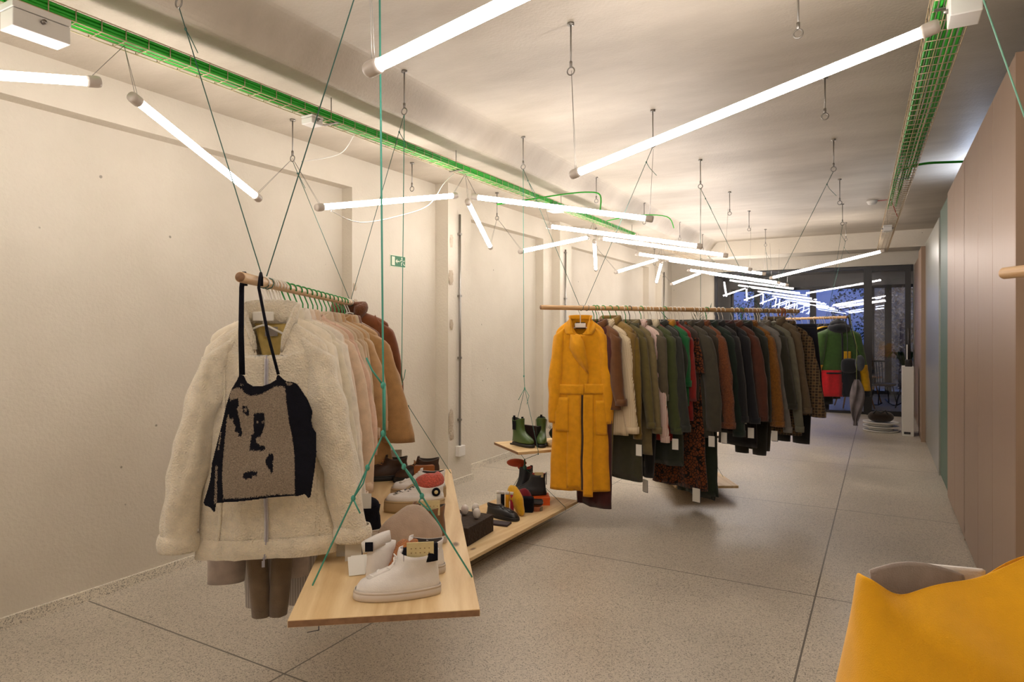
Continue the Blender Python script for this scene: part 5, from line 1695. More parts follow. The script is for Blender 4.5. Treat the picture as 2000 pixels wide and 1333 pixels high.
gp = 'shoes on the sneaker plank'
e = shoe((-1.243, 1.72, .651), A1 + PI + R(1), 0.268, .135, M_WHITE, M_SOLEW, M_LACEW, 'white canvas high-top sneaker nearest on the sneaker plank, toe pointing left', toe_h=.06, inside=M_NAVY, group=gp)
card(e, (.062, .036, .150), (R(6), 0, R(180)), M_CARD, .085, .055)
rows = [[Vector((lerp(.008, .115, j / 8), .026 + .004 * math.sin(j), .115 + .055 * i / 4 - .012 * (j / 8))) for j in range(9)] for i in range(5)]
MB().grid(rows).build('navy_trim', M_NAVY, e, solid=.014)
e = shoe((-1.335, 1.875, .651), A1 + PI + R(-3), 0.25, .112, M_WHITE, M_SOLEW, M_LACEW, 'second white canvas sneaker of the nearest pair, behind the high-top', toe_h=.06, group=gp)
# sock roll, knitted gloves and beret
e = empty('sock_pair', (-1.475, 1.695, .65), A1); tag(e, 'folded white socks with a navy stripe standing behind the high-top sneaker', 'socks')
rows = []
for k in range(7):
    t = k / 6
    rows.append([Vector((.045 * math.cos(a) * (1 + .1 * math.sin(3 * a)), (.02 + .006 * math.sin(t * 3)) * math.sin(a), .135 * t)) + Vector((.01 * t, 0, 0)) for a in [2 * PI * j / 20 for j in range(20)]])
MB().rings(rows).build('sock_body', M_WHITE, e)
rr = [[Vector((.01 + .05 * math.cos(a), .026 * math.sin(a), z + .012 * math.cos(a))) for a in [2 * PI * j / 20 for j in range(20)]] for z in (.118, .14, .152)]
MB().rings(rr).build('cuff', M_WHITE, e, rot=(0, R(-8), 0))
MB().boxr(-.044, -.018, -.029, -.024, .112, .142).build('navy_stripe', M_NAVY, e)
e = empty('knitted_gloves', (-1.425, 1.735, .65), A1 + R(12)); tag(e, 'rust brown knitted gloves folded beside the white socks', 'gloves')
M_RUST = fabric('rust_knit', srgb(168, 98, 30), var=.2, vscale=90, bump=.8, bscale=180)
MB().blob((0, 0, .065), (.034, .055, .072), 16, 10, fn=lambda q: Vector((q.x + .35 * q.z + .012 * noise.noise(q * 30), q.y, q.z))).build('glove', M_RUST, e)
MB().blob((.04, .01, .062), (.026, .05, .07), 16, 10, fn=lambda q: Vector((q.x + .3 * q.z + .012 * noise.noise(q * 34), q.y, q.z))).build('glove', M_RUST, e)
e = empty('wool_beret', (-1.585, 2.00, .65), A1); tag(e, 'taupe wool beanie standing like a dome behind the gloves', 'hat')
M_BERET = fabric('taupe_wool', srgb(176, 154, 136), var=.08, bump=.35, bscale=240)
MB().blob((0, 0, .062), (.125, .05, .105), 34, 18, fn=lambda q: Vector((q.x * (1 - .25 * max(0, q.z / .105)), q.y, max(q.z, -.06) * (1 + .10 * math.sin(q.x * 22 + .6)) + .006 * noise.noise(q * 14)))).build('hat_body', M_BERET, e)
rr = [[Vector((.123 * math.cos(a), .05 * math.sin(a), z)) for a in [2 * PI * j / 30 for j in range(30)]] for z in (.0, .012, .024)]
MB().rings(rr, True, False).build('hat_brim', M_BERET, e)
# brown ankle boot with white sole and card
e = shoe((-1.515, 2.14, .651), A1 + PI - R(4), .27, .145, M_BRS, M_SOLEW, M_LACEW, 'brown suede ankle boot with white sole behind the taupe beanie', toe_h=.065, group=gp)
card(e, (.06, .03, .145), (R(6), 0, R(180)), M_CARD, .075, .06)
e = shoe((-1.80, 2.08, .651), A1 + PI - R(4), .22, .12, M_NAVY, M_SOLEW, M_LACEW, 'dark navy suede boot left of the taupe beanie', toe_h=.065, group=gp)
card(e, (.07, .03, .15), (R(-10), 0, R(180)), M_TAG, .07, .06, holes=False)
MB().blob((.055, 0, .125), (.05, .035, .035), 16, 8).build('navy_knit_sock', M_NAVY, e)
# white platform sneakers with red beanie
e = shoe((-1.80, 2.525, .651), A1 + PI - R(2), .275, .115, M_WHITE, mat('tan_rubber', srgb(176, 152, 116), .6), M_LACEB, 'white sneaker with thick tan platform sole, third row of the plank', hs=.05, low=True, toe_h=.075, group=gp, eyel=8)
e = shoe((-1.93, 2.72, .651), A1 + PI - R(2), .27, .13, M_WHITE, mat('tan_rubber2', srgb(176, 152, 116), .6), M_LACEW, 'other white platform sneaker, behind the red beanie', hs=.05, low=True, toe_h=.075, group=gp)
M_RED = fabric('coral_knit', srgb(206, 92, 76), var=.25, vscale=120, bump=.9, bscale=200)
e = empty('knitted_hat', (-1.86, 2.49, .72), A1 + R(6)); tag(e, 'coral red knitted beanie tucked into the white platform sneaker', 'hat')
MB().blob((0, 0, .05), (.07, .035, .052), 22, 12, fn=lambda q: Vector((q.x * (1 + .9 * max(0, q.z)) + .35 * q.z * (q.x > 0), q.y, q.z * (1 + .2 * (q.x > .02)) + .004 * noise.noise(q * 40)))).build('hat_body', M_RED, e)
b_ = MB().lathe([(0.001, -.004), (.02, -.004), (.02, .003), (.001, .004)], n=18, axis='Y').build('badge', M_NAVY, e, loc=(.028, -.042, .022))
MB().lathe([(0.001, -.001), (.009, -.001), (.009, .001), (.001, .0015)], n=14, axis='Y').build('badge_centre', M_CARD, b_, loc=(0, -.005, 0))
e = empty('folded_cap', (-1.99, 2.60, .651), A1); tag(e, 'sand coloured felt hat lying beside the coral beanie', 'hat')
MB().blob((0, 0, .045), (.09, .05, .05), 22, 10, fn=lambda q: Vector((q.x, q.y, q.z + .1 * q.x))).build('hat_body', fabric('sand_felt', srgb(178, 152, 116)), e)
MB().lathe([(.10, 0), (.105, .004), (.08, .014), (.07, .012)], n=26).build('hat_brim', fabric('sand_felt2', srgb(178, 152, 116)), e)
# farthest row : dark brown boots with leather boxes
for i, (q, ds) in enumerate((((-2.18, 3.02, .651), 'dark brown leather boot at the far end of the sneaker plank, room side'), ((-2.36, 2.96, .651), 'dark brown leather boot at the far end of the sneaker plank, wall side'))):
    shoe(q, A1 + PI + R(5), .26, .12, mat('dark_brown_leather', srgb(62, 40, 28), .45, var=.2), M_SOLEB, fabric('brown_lace', srgb(170, 110, 50)), ds, toe_h=.065, group=gp)
e = empty('leather_pouch', (-2.215, 2.93, .651), A1); tag(e, 'tan leather pouch leaning on the dark brown boots', 'pouch')
MB().boxr(-.06, .05, -.03, .03, .0, .095).build('pouch_body', fabric('tan_leather2', srgb(160, 96, 48), bump=.1), e, bevel=.012)
MB().boxr(-.062, .052, -.034, -.028, .05, .097).build('flap', fabric('tan_leather3', srgb(150, 88, 44), bump=.1), e, bevel=.002)
e = empty('boxed_socks', (-2.46, 2.98, .651), A1); tag(e, 'cream carton with a white top card beside the dark brown boots', 'box')
MB().boxr(-.06, .04, -.03, .03, 0, .10).build('carton', M_CARD, e, bevel=.003)
MB().boxr(-.05, .03, -.005, .005, .10, .15).build('top_card', M_TAG, e)
e = empty('paper_tag', (-1.60, 1.72, .653), A1 + R(10)); tag(e, 'white price cards lying left of the white socks', 'card')
for k in range(2):
    MB().box((.012 * k, .01 * k, .02), (.055, .002, .08), Matrix.Rotation(R(-58), 3, 'X')).build('card', M_TAG, e)

# ------------------------------------------------------------------ low plank objects
M_STONE = plaster_mat('dark_lava', srgb(58, 44, 34), srgb(40, 30, 24), bump=.9, scale=14, rough=.9)
e = empty('cork_block', (-2.44, 3.66, .12), R(4)); tag(e, 'dark brown rectangular cork block on the low plank carrying egg candles', 'block')
MB().boxr(-.14, .14, -.20, .16, 0, .115).build('block_body', M_STONE, e, bevel=.004)
M_WAX = mat('white_wax', srgb(222, 214, 208), .45)
for i, (dx, dy, m_, ds) in enumerate([(.085, .02, M_WAX, 'white egg shaped candle nearest the block edge'), (.02, -.12, M_WAX, 'white egg candle partly behind the sneaker plank'), (-.03, .06, M_WAX, 'white egg candle at the back left of the block'), (.02, .12, M_WAX, 'white egg candle at the back right of the block'), (-.05, -.02, mat('pink_wax', srgb(200, 140, 118), .5), 'pink wax figure candle among the white ones')]):
    q = e.matrix_basis @ Vector((dx, dy, .115))
    cd_ = empty('egg_candle', q); tag(cd_, ds, 'candle', 'egg candles on the dark block')
    MB().blob((0, 0, .036), (.026, .026, .036), 16, 10).build('wax', m_, cd_)
    MB().tube([(0, 0, .07), (.001, 0, .082)], .0012, 5).build('wick', M_TAG, cd_)
shoe((-2.55, 4.14, .121), R(-6), .275, .085, M_BLEA, M_SOLEB, M_LACEB, 'black leather lace-up shoe on the low plank', low=True, toe_h=.055, hs=.018, name='derby_shoe')
sk = [(-.055, M_WHITE, 'white'), (-.02, M_NAVY, 'navy and white'), (.02, M_MUST, 'yellow and white'), (.06, fabric('crimson', srgb(170, 20, 50)), 'crimson and white')]
for dx, m_, cn in sk:
    q = Vector((-2.46 + dx * .9, 4.24 + dx * .2, .121))
    s_ = empty('rolled_sock', q, R(5)); tag(s_, cn + ' striped sock standing behind the black shoe', 'sock', 'striped socks on the low plank')
    MB().rings([[Vector((.015 * math.cos(a), .012 * math.sin(a), z)) for a in [2 * PI * j / 12 for j in range(12)]] for z in (0, .05, .10, .155)]).build('sock_body', m_, s_)
    MB().rings([[Vector((.016 * math.cos(a), .013 * math.sin(a), z)) for a in [2 * PI * j / 12 for j in range(12)]] for z in (.145, .165)]).build('white_cuff', M_WHITE, s_)
e = empty('yellow_beanie', (-2.37, 4.27, .12), R(-30)); tag(e, 'bright yellow folded beanie leaning behind the black shoe', 'hat')
M_YK = fabric('yellow_knit', srgb(222, 168, 20), var=.1, bump=.7, bscale=200)
MB().blob((0, 0, .10), (.07, .035, .105), 22, 14, fn=lambda q: Vector((q.x - .45 * q.z + .006 * math.sin(q.z * 60), q.y * (1 + .1 * math.sin(q.x * 60)), q.z))).build('hat_body', M_YK, e)
MB().blob((-.045, -.012, .135), (.045, .04, .07), 18, 10, fn=lambda q: Vector((q.x - .3 * q.z, q.y, q.z))).build('folded_rim', M_YK, e)
e = empty('black_pouch', (-2.335, 4.36, .12), R(20)); tag(e, 'black fabric pouch beside the yellow beanie', 'pouch')
MB().boxr(-.05, .05, -.03, .03, 0, .115).build('pouch_body', M_NAVY, e, bevel=.012)
e = empty('dark_red_cloth', (-2.43, 4.46, .12), R(10)); tag(e, 'folded dark red cloth between the yellow beanie and the boots', 'cloth')
MB().blob((0, 0, .07), (.08, .04, .075), 18, 10, fn=lambda q: Vector((q.x, q.y, max(q.z, -.07) * (1 + .1 * math.sin(q.x * 50))))).build('cloth', fabric('dark_red', srgb(120, 14, 30)), e)
for i, (x, y, rz) in enumerate(((-2.35, 3.985, 8), (-2.44, 3.93, 20))):
    e = empty('card_holder', (x, y, .12), R(rz)); tag(e, ['flat dark leather card holder lying before the black shoe', 'smaller dark leather case next to the cork block'][i], 'wallet', 'wallets on the low plank')
    w = .07 if i == 0 else .045
    MB().boxr(-w, w, -.045, .045, 0, .009).build('cover', mat('plum_leather', srgb(52, 36, 40), .5), e, bevel=.002)
    MB().boxr(-w, w, -.043, .043, .0095, .014).build('flap', mat('plum_leather2', srgb(56, 40, 44), .5), e, bevel=.002)
e = empty('belt_roll', (-2.30, 4.44, .12), 0); tag(e, 'coiled tan belt lying under a black case on the low plank', 'belt')
MB().rings([[Vector((r_ * math.cos(a), r_ * math.sin(a), z)) for a in [2 * PI * j / 30 for j in range(30)]] for r_, z in ((.05, 0), (.05, .032), (.045, .032), (.045, 0))], False, False).build('strap', M_TANL, e)
MB().box((.05, -.01, .016), (.006, .03, .03)).build('buckle', M_STEEL, e)
e = empty('black_case', (-2.34, 4.47, .152), R(30)); tag(e, 'black oblong case resting on the coiled belt', 'case')
MB().boxr(-.075, .075, -.03, .03, 0, .035).build('case_body', M_BLEA, e, bevel=.008)
MB().boxr(-.077, .077, -.031, .031, .015, .018).build('zip', M_ZIP, e)
e = empty('orange_box', (-2.39, 4.62, .12), R(32)); tag(e, 'bright orange shoe box under the black boot', 'box')
M_ORG = mat('orange_card', srgb(226, 92, 20), .6)
MB().boxr(-.11, .10, -.08, .08, 0, .055).build('box_body', M_ORG, e, bevel=.002)
MB().boxr(-.112, .102, -.082, .082, .04, .062).build('lid', M_ORG, e, bevel=.002)
M_BOOTN = mat('dark_boot', srgb(38, 42, 48), .5, var=.15)
e = shoe((-2.33, 4.67, .183), R(205), .25, .165, M_BOOTN, M_SOLEB, None, 'black ankle boot with red lining standing on the orange box', toe_h=.06, inside=M_RED, name='ankle_boot', heel_tab=M_NAVY, group='boots on the low plank')
card(e, (.055, .035, .165), (0, 0, PI), M_CARD, .07, .04)
e = shoe((-2.53, 4.80, .121), R(250), .25, .24, M_BOOTN, mat('orange_rubber', srgb(200, 80, 30), .5), None, 'black ankle boot with orange sole behind the orange box', toe_h=.06, inside=M_RED, name='ankle_boot', heel_tab=M_NAVY, group='boots on the low plank')
e = empty('orange_mitten', (-2.66, 4.78, .33), R(20)); tag(e, 'rust orange mitten perched on the rear black boot', 'mitten')
MB().blob((0.0, 0, .055), (.085, .035, .035), 18, 10).build('mitten_body', fabric('rust_orange', srgb(176, 70, 34), bump=.4), e)
MB().blob((.04, -.02, .03), (.03, .02, .03), 10, 7).build('thumb', fabric('rust_orange2', srgb(176, 70, 34), bump=.4), e)

# ------------------------------------------------------------------ green boot plank
M_GB = mat('green_rubber', srgb(68, 92, 44), .35, var=.06)


def welly(loc, rz, label):
    e = empty('rain_boot', loc, rz); tag(e, label, 'boot', 'green rain boots')
    H_, L_, W_ = .215, .25, .092
    def ol(xb, xf, w, z, n=30):
        r = []
        for k in range(n):
            a = 2 * PI * k / n; ca, sa = math.cos(a), math.sin(a)
            u = .5 + .5 * ca
            r.append(Vector((lerp(xb, xf, u), w / 2 * math.copysign(abs(sa) ** .8, sa) * (.82 + .2 * u), z)))
        return r
    sp = [ol(-.004, L_ + .004, W_ * 1.05, 0), ol(-.005, L_ + .006, W_ * 1.08, .012), ol(-.002, L_ + .003, W_ * 1.04, .024)]
    MB().rings(sp).build('sole', M_SOLEB, e)
    MB().boxr(-.004, .07, -.036, .036, -.0, .01).build('heel_block', M_SOLEB, e, bevel=.002)
    up = [ol(0, L_, W_, .022), ol(.0, L_ - .002, W_, .04), ol(.002, L_ * .96, W_ * .97, .06), ol(.004, L_ * .86, W_ * .9, .075), ol(.006, L_ * .68, W_ * .84, .092), ol(.008, L_ * .54, W_ * .84, .115), ol(.006, L_ * .48, W_ * .9, .15), ol(.002, L_ * .47, W_ * .98, .19), ol(0, L_ * .48, W_ * 1.02, H_)]
    for p in up[-1]:
        p.z += .012 * abs(p.x / (L_ * .24) - 1) - .012 * (1 - abs(p.x / (L_ * .24) - 1))
    MB().rings(up, True, False).build('shaft', M_GB, e, solid=.003, subsurf=1)
    c_ = sum(up[-1], Vector()) / 30
    MB().rings([[c_ + (p - c_) * .9 + Vector((0, 0, dz)) for p in up[-1]] for dz in (-.004, -.06)], False, True).build('lining', M_INS, e)
    for x in (.01, L_ * .46):
        MB().boxr(x - .004, x + .004, -.009, .009, H_ - .02, H_ + .022).build('pull_tab', M_NAVY, e)
    for s in (-1, 1):
        MB().boxr(.045, .085, s * .0455, s * .048, .13, H_ - .012).build('elastic_gusset', M_NAVY, e)
    return e


welly((-2.665, 4.735, .551), math.atan2(-.085, .218), 'green rubber ankle boot seen from the side, toe to the right')
welly((-2.49, 4.90, .551), R(-62), 'second green rubber ankle boot pointing at the camera')
e = empty('dark_box', (-2.50, 4.77, .55), R(-12)); tag(e, 'dark brown leather box between the two green boots', 'box')
MB().boxr(-.10, .06, -.012, .012, 0, .16).build('cover', mat('dark_oxblood', srgb(46, 26, 26), .45), e, bevel=.002)
MB().boxr(.052, .064, -.022, .03, 0, .16).build('spine', M_SOLEB, e, bevel=.003)
e = empty('wooden_disc', (-2.28, 4.86, .55)); tag(e, 'pale wooden round stand beside the mustard coat', 'stand')
MB().lathe([(.12, 0), (.125, .005), (.125, .03), (.118, .034)], n=30).build('disc', wood_mat('disc_wood', srgb(214, 180, 130), srgb(190, 150, 100), 'X', 8), e)
e = empty('roll_top_pouch', (-2.28, 4.86, .584), R(10)); tag(e, 'black pouch with bright orange rolled top on the wooden stand', 'bag')
MB().blob((0, 0, .07), (.11, .06, .075), 24, 12, fn=lambda q: Vector((q.x * (1 - .25 * max(0, q.z / .075)), q.y, q.z if q.z > -.068 else -.068))).build('pouch_body', M_BLEA, e)
MB().blob((0, 0, .155), (.085, .03, .028), 22, 10, fn=lambda q: Vector((math.copysign(abs(q.x / .085) ** .6 * .085, q.x), q.y, q.z + .004 * math.sin(q.x * 60)))).build('rolled_top', fabric('orange_nylon', srgb(236, 104, 50), bump=.1), e)
MB().boxr(.02, .032, -.065, -.058, .06, .18).build('white_strap', M_WHITE, e)
MB().tube([(-.085, -.02, .12), (-.10, -.02, .13), (-.105, -.02, .11), (-.095, -.02, .10), (-.085, -.02, .12)], .003, 5).build('ring', M_STEEL, e)
MB().tube([(.08, -.03, .15), (.11, -.04, .1), (.13, -.04, .05)], .008, 6).build('orange_strap', M_ORG, e)
e = empty('grey_pouch', pl3(.3, .75), R(10)); tag(e, 'grey blue pouch almost hidden behind the mustard coat', 'bag')
MB().blob((0, 0, .1), (.08, .05, .1), 18, 10, fn=lambda q: Vector((q.x, q.y, max(q.z, -.1)))).build('pouch_body', fabric('slate', srgb(90, 94, 110)), e)

# ------------------------------------------------------------------ right foreground : rail end, plank, yellow bag
RAIL0 = o = empty('hanging_rail', (0.33, 2.50, 1.675), math.atan2(-.86, .5)); tag(o, 'end of a pale wooden rail entering from the right edge', 'clothes rail', 'wooden rails hung on cords')
m_ = wood_mat('rail_wood_pale', srgb(216, 182, 140), srgb(190, 150, 106), 'X', 12.0, 0.5)
MB().tube([(0, 0, 0), (.004, 0, 0), (1.296, 0, 0), (1.3, 0, 0)], [.016, .018, .018, .016], 20).build('rod', m_, o)
MB().tube([(-.0012, 0, 0), (.001, 0, 0)], .0155, 20).build('end_face', M_ENDG, o)
ceiling_hook('d1', 0.18, 2.40, 'eye hook at the top right corner')
P0 = Vector((.33, 2.5, 1.6935)) + Vector((.5, -.86, 0)).normalized() * .25
cord([HOOK['d1'], P0], 'pale teal cord slanting down at the top right corner', mat('pale_cord2', srgb(130, 190, 165), .6), .0024, par=RAIL0)
ceiling_hook('d2', 0.75, 1.7, 'eye hook outside the frame over the right rail')
P2 = Vector((.33, 2.5, 1.6935)) + Vector((.5, -.86, 0)).normalized() * 1.0
cord([HOOK['d2'], P2], 'cord carrying the outer end of the right rail', M_CORD2, .0024, par=RAIL0)
dd = Vector((.5, -.86, 0)).normalized()
pl0 = plank('pine_plank', (.15 + .20, 1.72 + .12), (dd.x, dd.y), 1.0, .48, .62, 'pine plank carrying the yellow bag')
for a in (.02, .46):
    cord([pl0(a, .55), P2], 'cord', M_CORD2, .0018, par=PLANK[pl0])


M_YB = fabric('yellow_felt', srgb(238, 172, 4), var=.05, bump=.25, bscale=500, sheen=.3)
yb = empty('yellow_bag', (.172, 1.532, .62), R(29.5)); tag(yb, 'large yellow felt bag with sagging open top at the lower right corner', 'bag')


def ybp(a, t):
    """a angle, t 0 bottom .. 1 top"""
    ca, sa = math.cos(a), math.sin(a)
    zt = .435 + .03 * math.cos(a * 1.0 + .2)
    # top edge: left corner raised, dip, then high peak on the right
    x = math.copysign(abs(ca) ** .8, ca)
    prof = .400 + .016 * math.exp(-((x + 1) / .14) ** 2) + .072 / (1 + math.exp(-(x - .12) * 8)) - .07 * max(0, x - .5)
    prof -= .02 * math.exp(-((x + .72) / .22) ** 2)
    if sa > 0: prof -= .03 * sa
    z = t * prof
    rx = .262 - .018 * t ** 2 + .02 * math.exp(-((t - .25) / .25) ** 2)
    ry = lerp(.13, .022, max(0, (t - .35) / .65) ** 1.5) + .02 * math.sin(t * PI)
    # deep diagonal fold on the front right, soft crease from the left corner
    f = 0
    if sa < 0:
        d1 = (x - .62) * .8 - (t - .30) * 1.1
        f -= .045 * math.exp(-(d1 / .13) ** 2) * math.exp(-((t - .42) / .30) ** 2)
        d2 = (t - .72) * 1.0 + (x + .25) * .42
        f += .016 * math.exp(-(d2 / .10) ** 2)
        d3 = (t - .12) - .16 * (x - .1)
        f += .012 * math.exp(-(d3 / .12) ** 2)
        f += .035 * math.exp(-((x - .35) / .35) ** 2 - ((t - .7) / .25) ** 2)
    f += .010 * noise.noise(Vector((x * 2, t * 3, sa)))
    return Vector((rx * x, ry * math.copysign(abs(sa) ** .8, sa) + (f * (1 if sa > 0 else -1)), z))


n = 90
rings = [[ybp(2 * PI * k / n, t / 40) for k in range(n)] for t in range(0, 41)]
topr = rings[-1]; c0 = sum(topr, Vector()) / n
lip = [[p + Vector((-(p.x - c0.x), -(p.y - c0.y), 0)).normalized() * dx + Vector((0, 0, dz)) for p in topr] for dx, dz in ((.003, .004), (.006, .003), (.008, -.003), (.009, -.03), (.01, -.06))]
MB().rings(rings + lip, True, False).build('bag_body', M_YB, yb, subsurf=1)
M_GREYF = fabric('grey_felt', srgb(150, 136, 126), bump=.2)
rows = []
for i in range(10):
    t = i / 9
    rows.append([Vector((lerp(-.21, -.03, j / 12), .004 + .012 * t, .36 + t * (.04 + .03 * math.sin(lerp(.15, .95, j / 12) * PI)))) for j in range(13)])
MB().grid(rows).build('grey_lining', M_GREYF, yb, solid=.008)
rows = [[Vector((lerp(-.13, .02, j / 12), .028, .38 + (i / 6) * (.045 - .0012 * j))) for j in range(13)] for i in range(7)]
MB().grid(rows).build('white_lining', M_WHITE, yb, solid=.01)
rows = [[Vector((lerp(.10, .22, j / 12), .012, .42 + (i / 6) * .062)) for j in range(13)] for i in range(7)]
MB().grid(rows).build('white_lining', M_WHITE, yb, solid=.01)

# ------------------------------------------------------------------ back of the shop
M_LEAF = mat('leaf_green', srgb(52, 84, 44), .5, var=.3, vscale=3)
M_LEAFD = mat('leaf_dark', srgb(34, 56, 38), .5, var=.3, vscale=3)
M_POT = mat('grey_pot', srgb(150, 146, 142), .7)
M_SOIL = mat('soil', srgb(50, 36, 26), .9)


def palm(loc, h, label, n=11, seed=1):
    e = empty('potted_palm', loc); tag(e, label, 'plant')
    MB().lathe([(.10, 0), (.15, .02), (.17, .28), (.15, .28), (.14, .24)], n=20).build('pot', M_POT, e)
    MB().lathe([(.001, .235), (.142, .24)], n=20).build('soil', M_SOIL, e)
    rng = random.Random(seed)
    for k in range(n):
        a = rng.uniform(0, 2 * PI); ln = rng.uniform(.35, .6); hh = h * rng.uniform(.78, 1.0)
        pts = []
        for i in range(9):
            t = i / 8
            pts.append(Vector((math.cos(a) * ln * t ** 2.2 * .8, math.sin(a) * ln * t ** 2.2 * .8, .24 + (hh - .24) * (t ** .9) - .12 * max(0, t - .8) * 4)))
        mb = MB().tube(pts, [.006 * (1 - .7 * i / 8) for i in range(9)], 5)
        side = Vector((-math.sin(a), math.cos(a), 0))
        for i in range(4, 9):
            for q in (0, .5):
                if i == 8 and q: continue
                p = pts[i] if not q else (pts[i] + pts[i + 1]) / 2
                for s in (-1, 1):
                    tip = p + side * s * .16 * (1.2 - i / 12) + (pts[min(i, 7) + 1] - pts[min(i, 7)]) * 1.1
                    mid = (p + tip) / 2
                    w = (tip - p).cross(Vector((0, 0, 1))).normalized() * .009
                    mb.add([p, mid + w, tip, mid - w], [(0, 1, 2, 3)])
        mb.build('frond', M_LEAFD, e)
    return e


palm((-2.75, 10.9, 0), 1.98, 'potted palm standing by the left wall behind the coat rack', 7, 3)
e = empty('white_plinth', (.335, 10.95, 0)); tag(e, 'white slim plinth beside the sliding glass door', 'plinth')
MB().boxr(-.07, .07, -.2, .2, 0, .98).build('plinth_body', M_WPLAST, e, bevel=.003)
MB().boxr(-.05, .03, -.21, -.2, .03, .06).build('label_plate', M_BLACK, e)
e = empty('black_lamp', (.345, 10.85, .98)); tag(e, 'black cylinder lamp base with a slim pole on the white plinth', 'lamp')
MB().lathe([(.045, 0), (.045, .09), (.042, .10), (.001, .10)], n=20).build('base', M_BLACK, e)
MB().tube([(0, 0, .1), (0, 0, .55)], .012, 8).build('pole', M_BLACK, e)
e = empty('round_tray', (.0, 11.15, 0)); tag(e, 'stack of round pale wooden trays on the floor near the glass door', 'tray')
for k in range(3):
    MB().lathe([(.20, 0 + .06 * k), (.235, .005 + .06 * k), (.24, .02 + .06 * k), (.225, .02 + .06 * k), (.2, .012 + .06 * k), (.001, .012 + .06 * k)], n=30).build('tray_disc', M_WPLAST, e)
for k in range(2):
    MB().lathe([(.16, .02 + .06 * k), (.16, .058 + .06 * k)], n=20).build('spacer', M_WPLAST, e)
e = empty('dark_bag', (.0, 11.1, .136)); tag(e, 'dark brown handled bag on the stack of round trays', 'bag')
MB().blob((0, 0, .08), (.17, .1, .08), 20, 10, fn=lambda q: Vector((math.copysign(abs(q.x / .17) ** .6 * .17, q.x), q.y, max(q.z, -.079)))).build('bag_body', fabric('dark_brown_canvas', srgb(48, 36, 28)), e)
MB().tube([(-.1, -.09, .13), (-.06, -.11, .18), (0, -.115, .15), (.06, -.11, .18), (.1, -.09, .12)], .012, 6).build('handle', M_BLEA, e)
e = empty('wall_box', (.40, 13.05, 1.0)); tag(e, 'small pale box on the wall by the sliding door', 'box')
MB().boxr(-.02, .02, -.1, 0, 0, .25).build('box_body', M_WPLAST, e)

# furniture beyond the glass
M_OAK = wood_mat('stool_wood', srgb(190, 130, 66), srgb(160, 100, 48), 'X', 6)


def stool(loc, rz, label, sx_=.55, sy_=.5, h=.42, m=M_OAK, back=False):
    e = empty('lounge_chair' if back else 'wooden_bench', loc, rz); tag(e, label, 'chair' if back else 'bench')
    MB().boxr(-sx_ / 2, sx_ / 2, -sy_ / 2, sy_ / 2, h - .05, h).build('seat', m, e, bevel=.01)
    for a in (-1, 1):
        for b in (-1, 1):
            MB().tube([(a * (sx_ / 2 - .08), b * (sy_ / 2 - .08), h - .05), (a * sx_ / 2 * 1.02, b * sy_ / 2 * 1.02, 0)], [.02, .012], 8).build('leg', m, e)
    if back:
        MB().boxr(-sx_ / 2, sx_ / 2, sy_ / 2 - .04, sy_ / 2, h + .15, h + .38).build('backrest', m, e, bevel=.01)
        for a in (-1, 1):
            MB().tube([(a * (sx_ / 2 - .03), sy_ / 2 - .03, h), (a * (sx_ / 2 - .03), sy_ / 2 - .0, h + .38)], .014, 8).build('back_post', m, e)
            MB().boxr(a * sx_ / 2 - .02, a * sx_ / 2 + .02, -sy_ / 2, sy_ / 2, h + .18, h + .205).build('armrest', m, e)
    return e


stool((-.45, 14.3, 0), R(20), 'wooden lounge chair with orange seat behind the glass', back=True)
e = empty('spindle_chair', (.05, 14.9, 0), R(200)); tag(e, 'black spindle-back rocking chair beyond the sliding door', 'chair')
MB().lathe([(.2, .40), (.22, .42), (.21, .44), (.001, .43)], n=22).build('seat', M_BLACK, e)
for k in range(7):
    a = -PI * .25 - PI * .5 * k / 6
    MB().tube([(.18 * math.cos(a), .18 * math.sin(a), .43), (.21 * math.cos(a), .25 * math.sin(a), .86)], .008, 6).build('spindle', M_BLACK, e)
MB().tube([(.22 * math.cos(-PI * .22 - PI * .56 * k / 8), .26 * math.sin(-PI * .22 - PI * .56 * k / 8), .87) for k in range(9)], .016, 8).build('top_rail', M_BLACK, e)
for a in (-1, 1):
    MB().tube([(a * .17, -.38, .09), (a * .17, -.2, .03), (a * .17, 0, .012), (a * .17, .2, .03), (a * .17, .38, .09)], .012, 6).build('rocker', M_BLACK, e)
    for b in (-1, 1):
        MB().tube([(a * .12, b * .12, .40), (a * .17, b * .2, .03)], .012, 6).build('leg', M_BLACK, e)
e = empty('side_table', (-.25, 15.3, 0)); tag(e, 'low round wooden side table behind the glass', 'table')
MB().lathe([(.28, .52), (.29, .53), (.28, .55), (.001, .55)], n=26).build('table_top', M_OAK, e)
for k in range(3):
    a = 2 * PI * k / 3
    MB().tube([(.12 * math.cos(a), .12 * math.sin(a), .52), (.26 * math.cos(a), .26 * math.sin(a), 0)], .014, 6).build('leg', M_OAK, e)
e = empty('potted_cactus', (-.25, 15.3, .55)); tag(e, 'tall cactus in a grey pot on the side table', 'plant')
MB().lathe([(.07, 0), (.09, .02), (.10, .2), (.085, .2), (.08, .17), (.001, .17)], n=20).build('pot', M_POT, e)
MB().tube([(0, 0, .17), (.01, 0, .6), (0, 0, .95)], [.035, .04, .02], 10).build('stem', M_LEAF, e)
e = empty('strap_leaf_plant', (.42, 14.4, 0)); tag(e, 'plant with broad drooping leaves on a dark tripod by the sliding door', 'plant')
MB().lathe([(.10, .5), (.13, .52), (.14, .66), (.12, .66), (.001, .62)], n=20).build('pot', M_POT, e)
